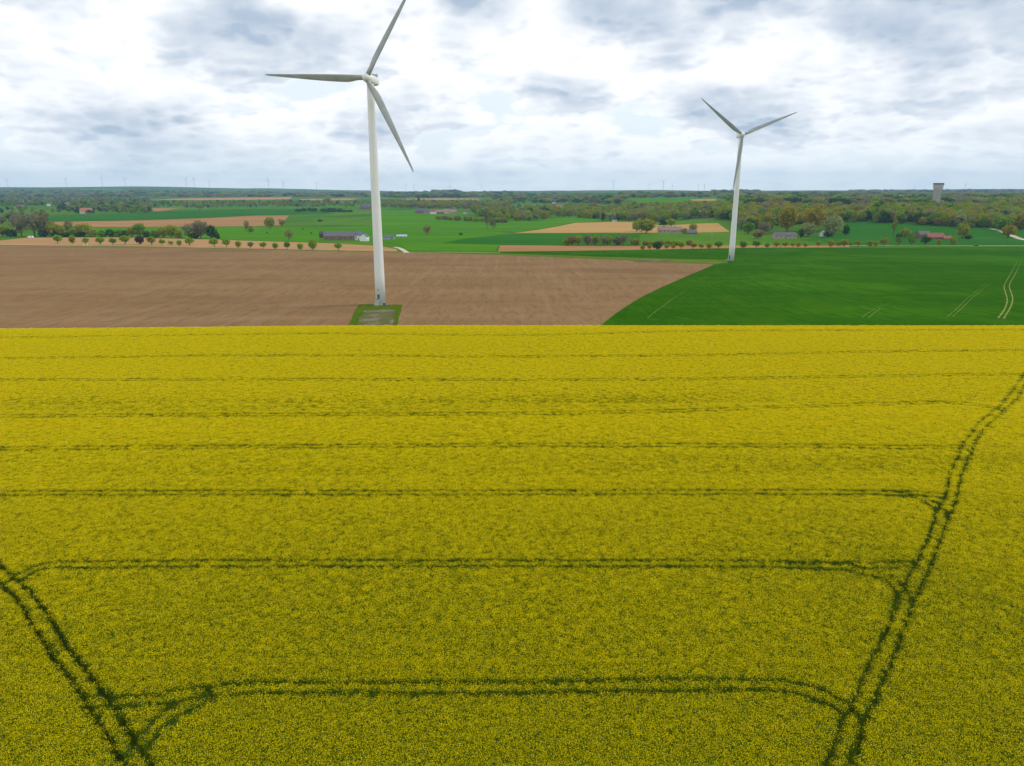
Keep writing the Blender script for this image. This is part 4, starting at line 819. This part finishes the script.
house(784, 238.3, 22, 6, 'slate', 'stone', 'long low grey cottage with a chimney behind the row', 'cottage', 9, .03, .5, 5, True, 'cottage')
house(823, 236.4, 5, 6.4, 'slate', 'whitewash', 'white gabled house under the pale willow', 'house', 8, 1.1, .45, 1, True)
house(774.5, 219, 5.5, 5, 'slate', 'whitewash', 'pale house among the orange-tinged trees', 'house', 9, .2, .5, 2, True)
house(922.5, 238.2, 11.5, 7, 'slate', 'brick', 'grey-roofed barn at the left of the red-roofed farm', 'barn', 12, .05, .45, 3, False, 'barn')
house(934, 239.2, 16, 6, 'red_tile', 'brick', 'long red-roofed farm building on the green hillside', 'farm building', 10, -.08, .62, 5, True, 'farm_building')
house(946.5, 239.6, 8, 3.6, 'red_tile', 'brick', 'low red-roofed shed at the right of the farm', 'shed', 8, -.1, .6, 2, False, 'shed')
house(86.5, 213.6, 11, 5.6, 'orange_tile', 'cream', 'red-roofed house in the copse on the left', 'house', 10, .1, .5, 3, True)
house(20.5, 208.6, 5, 3.8, 'pink_tile', 'cream', 'small cream house in the far-left wood', 'house', 9, .2, .5, 2, True)
house(67, 206.6, 5, 4, 'pink_tile', 'stone', 'small stone house above the red-roofed house', 'house', 9, -.2, .5, 2, True)
house(48.8, 206, 3, 3.6, 'slate', 'whitewash', 'tiny white house in the grey left wood', 'house', 8, .5, .4, 1, False)
house(145.5, 208.4, 2.6, 3, 'slate', 'whitewash', 'tiny white house at the edge of the dark copse', 'house', 8, .3, .4, 1, False)
house(17, 196.4, 4, 2, 'slate', 'whitewash', 'tiny pale farm shed high on the left ridge', 'shed', 20, .3, .4, 1, False, 'shed')
house(559, 211.4, 3.4, 4, 'slate', 'whitewash', 'tiny white house right of the church', 'house', 9, .2, .45, 1, False)
house(614.4, 221.8, 3.6, 2.4, 'slate', 'whitewash', 'tiny white hut at the top edge of the tan field', 'hut', 5, .2, .4, 1, False, 'hut')
# church
p = P(553.6, 209.5); s = mpp(p); ch = empty('church', p, .15)
mb = MB(); tw_ = 1.5 * s; hh = 7.5 * s; mb.box(-tw_, tw_, -tw_, tw_, -2, hh); mb.build('tower', MT['brick'], ch)
mb = MB(); mb.box(-tw_ * 1.05, tw_ * 1.05, -tw_ * 1.05, tw_ * 1.05, hh * .78, hh * .9); mb.build('belfry', MT['whitewash'], ch)
mb = MB(); mb.add([(-tw_ * 1.1, -tw_ * 1.1, hh), (tw_ * 1.1, -tw_ * 1.1, hh), (tw_ * 1.1, tw_ * 1.1, hh), (-tw_ * 1.1, tw_ * 1.1, hh), (0, 0, hh + 5.2 * s)], [(0, 1, 4), (1, 2, 4), (2, 3, 4), (3, 0, 4), (3, 2, 1, 0)]); mb.build('spire', MT['slate'], ch)
mb = MB(); mb.box(tw_ + .02, tw_ + 22, -5, 5, -2, 8); mb.build('nave', MT['brick'], ch)
mb = MB(); mb.add([(tw_ + .05, -5.6, 7.7), (tw_ + 22.3, -5.6, 7.7), (tw_ + 22.3, 5.6, 7.7), (tw_ + .05, 5.6, 7.7), (tw_ + .05, 0, 14), (tw_ + 22.3, 0, 14)], [(0, 1, 5, 4), (2, 3, 4, 5), (1, 2, 5), (3, 0, 4), (3, 2, 1, 0)]); mb.build('roof', MT['pink_tile'], ch)
tag(ch, 'brick church tower with pale belfry and spire above the wood', 'church')
# water tower: flaring concrete funnel under a dark rim, ribs down its shaft
Yw = 1430.0; dx = (935.6 - 512) / FPX; ry = math.cos(PITCH) + (383 - 205) / FPX * math.sin(PITCH); Xw = dx * Yw / ry; zw = float(terrain(Xw, Yw)); pw = Vector((Xw, Yw, zw)); s = mpp(pw)
top_z = CAM_H + Yw * math.tan(math.atan((383 - 183) / FPX) - PITCH) - zw
wt = empty('water_tower', pw); mb = MB(); n = 32
def ring(r, h): return [(r * math.cos(2 * math.pi * k / n), r * math.sin(2 * math.pi * k / n), h) for k in range(n)]
loft(mb, [ring(2.9 * s, -2), ring(2.9 * s, top_z * .25), ring(3.0 * s, top_z * .5), ring(3.6 * s, top_z * .72), ring(4.6 * s, top_z * .945)]); mb.build('shaft', MT['concrete'], wt).data.shade_smooth()
mb = MB(); loft(mb, [ring(4.6 * s, top_z * .945), ring(4.78 * s, top_z * .95), ring(4.78 * s, top_z * .992), ring(4.6 * s, top_z)]); mb.build('rim', MT['slate'], wt)
for k in range(12):
    a = 2 * math.pi * (k + .3) / 12; mb = MB(); mb.tube([(math.cos(a) * r * s, math.sin(a) * r * s, h * top_z) for r, h in ((2.95, .0), (2.95, .25), (3.05, .5), (3.65, .72), (4.6, .94))], .45, 6); mb.build('rib', MT['concrete'], wt)
tag(wt, 'flaring concrete water tower with dark rim rising above the wood', 'water tower')

# ------------------------------------------------------------------ small things
MT['car_white'] = noisy('white_car_paint', [(.78, .79, .8), (.82, .83, .84)], 1, rough=.3, spec=.5); MT['car_dark'] = noisy('dark_car_paint', [(.02, .022, .025), (.03, .032, .035)], 1, rough=.3, spec=.5); MT['rubber'] = noisy('tyre_rubber', [(.02, .02, .02), (.03, .03, .03)], 2)
def vehicle(px_, py_, up, ln, ht, wd, paint, rot, label, name, cat, nose):
    p = P(px_, py_); p.z += up; r = empty(name, p, rot)
    sec = [(-ln / 2, .35), (-ln / 2, ht * .9), (-ln / 2 + .15, ht), (ln / 2 - nose, ht), (ln / 2 - nose * .5, ht * .58), (ln / 2 - .1, ht * .5), (ln / 2, .35)]
    mb = MB(); loft(mb, [[(x, y * wd / 2, z) for x, z in sec] for y in (-1, -.97, .97, 1)]); mb.build('body', MT[paint], r)
    mb = MB()
    mb.add([(ln / 2 - nose * .95, -wd / 2 - .02, ht * .62), (ln / 2 - nose * .62, -wd / 2 - .02, ht * .62), (ln / 2 - nose * .98, -wd / 2 - .02, ht * .93), (ln / 2 - nose * 1.6, -wd / 2 - .02, ht * .93), (ln / 2 - nose * 1.6, -wd / 2 - .02, ht * .62)], [(0, 1, 2, 3, 4)]); mb.build('window', MT['glass'], r)
    for x in (-ln * .32, ln * .32):
        for y in (-1, 1):
            mb = MB(); mb.tube([(x, y * (wd / 2 - .22), .34), (x, y * (wd / 2 + .02), .34)], .34, 14); mb.build('wheel', MT['rubber'], r)
    return tag(r, label, cat)
vehicle(31, 238.2, .15, 6.6, 2.6, 2.1, 'car_white', .05, 'white van parked at the left end of the hedgerow', 'van', 'van', 1.3)
vehicle(975.5, 246.4, .36, 4.6, 1.5, 1.8, 'car_dark', 3.1, 'dark car on the pale road behind the wheat', 'car', 'car', 1.6)
for i, x_ in enumerate((83.6, 87.2)):
    p = P(x_, 245.3); mb = MB(); mb.tube([(0, 0, -.1), (0, 0, 1.1), (0, 0, 1.2)], [.35, .35, .15], 10); o = mb.build('marker_post', MT['whitewash']); o.location = p
    tag(o, f'short white marker post beside the third roadside tree, {["left", "right"][i]} of the pair', 'post', 'white marker posts')
for i, (x_, w_) in enumerate(((772.5, 6), (780.3, 5))):
    p = P(x_, 247.4); s = mpp(p); mb = MB(); nr = 14
    rings = []
    for h, r in ((-.2, 1.0), (.5, .92), (1.2, .62), (1.8, .30), (2.0, .06)): rings.append([(r * w_ * s / 2 * math.cos(2 * math.pi * k / nr) * random.uniform(.9, 1.1), r * 3 * math.sin(2 * math.pi * k / nr) * random.uniform(.85, 1.1), h * random.uniform(.9, 1.1)) for k in range(nr)])
    loft(mb, rings[::-1]); o = mb.build('soil_heap', MT['stubble']); o.location = p + Vector((0, -4, 0)); tag(o, f'{["larger", "smaller"][i]} pale soil heap in front of the roadside trees', 'heap')
MT['pole_wood'] = noisy('pole_wood', [(.30, .27, .23), (.36, .33, .29)], 1)
def pole(px_, py_, hpx, label):
    p = P(px_, py_); h = hpx * mpp(p); r = empty('utility_pole', p); mb = MB(); mb.tube([(0, 0, -.5), (0, 0, h)], [.30, .2], 8); mb.build('mast', MT['pole_wood'], r)
    mb = MB(); mb.box(-1.4, 1.4, -.1, .1, h - 1.0, h - .75)
    for x in (-1.2, 0, 1.2): mb.tube([(x, 0, h - .75), (x, 0, h - .35)], .09, 6)
    mb.build('crossarm', MT['pole_wood'], r); return tag(r, label, 'utility pole')
pole(1009.5, 228.5, 19, 'pale utility pole in front of the right-hand wood'); pole(485.3, 222, 16, 'pale utility pole beside the tall slim bare tree'); pole(712, 240, 7, 'pale utility pole right of the stone farmhouse shed')

# ------------------------------------------------------------------ haze: even air round everything
hz = MB(); hz.box(-12500, 12500, -700, 15500, -40, 420); hm = bpy.data.materials.new('air'); hm.use_nodes = True; ht = hm.node_tree
for n_ in list(ht.nodes): ht.nodes.remove(n_)
pv = nd(ht, 'ShaderNodeVolumePrincipled'); pv.inputs['Color'].default_value = (.42, .71, 1.0, 1); pv.inputs['Density'].default_value = 5.6e-5
ho = nd(ht, 'ShaderNodeOutputMaterial'); ht.links.new(pv.outputs[0], ho.inputs['Volume'])
hob = hz.build('haze', hm); tag(hob, 'thin bluish haze over the distant land', 'haze', kind='stuff')
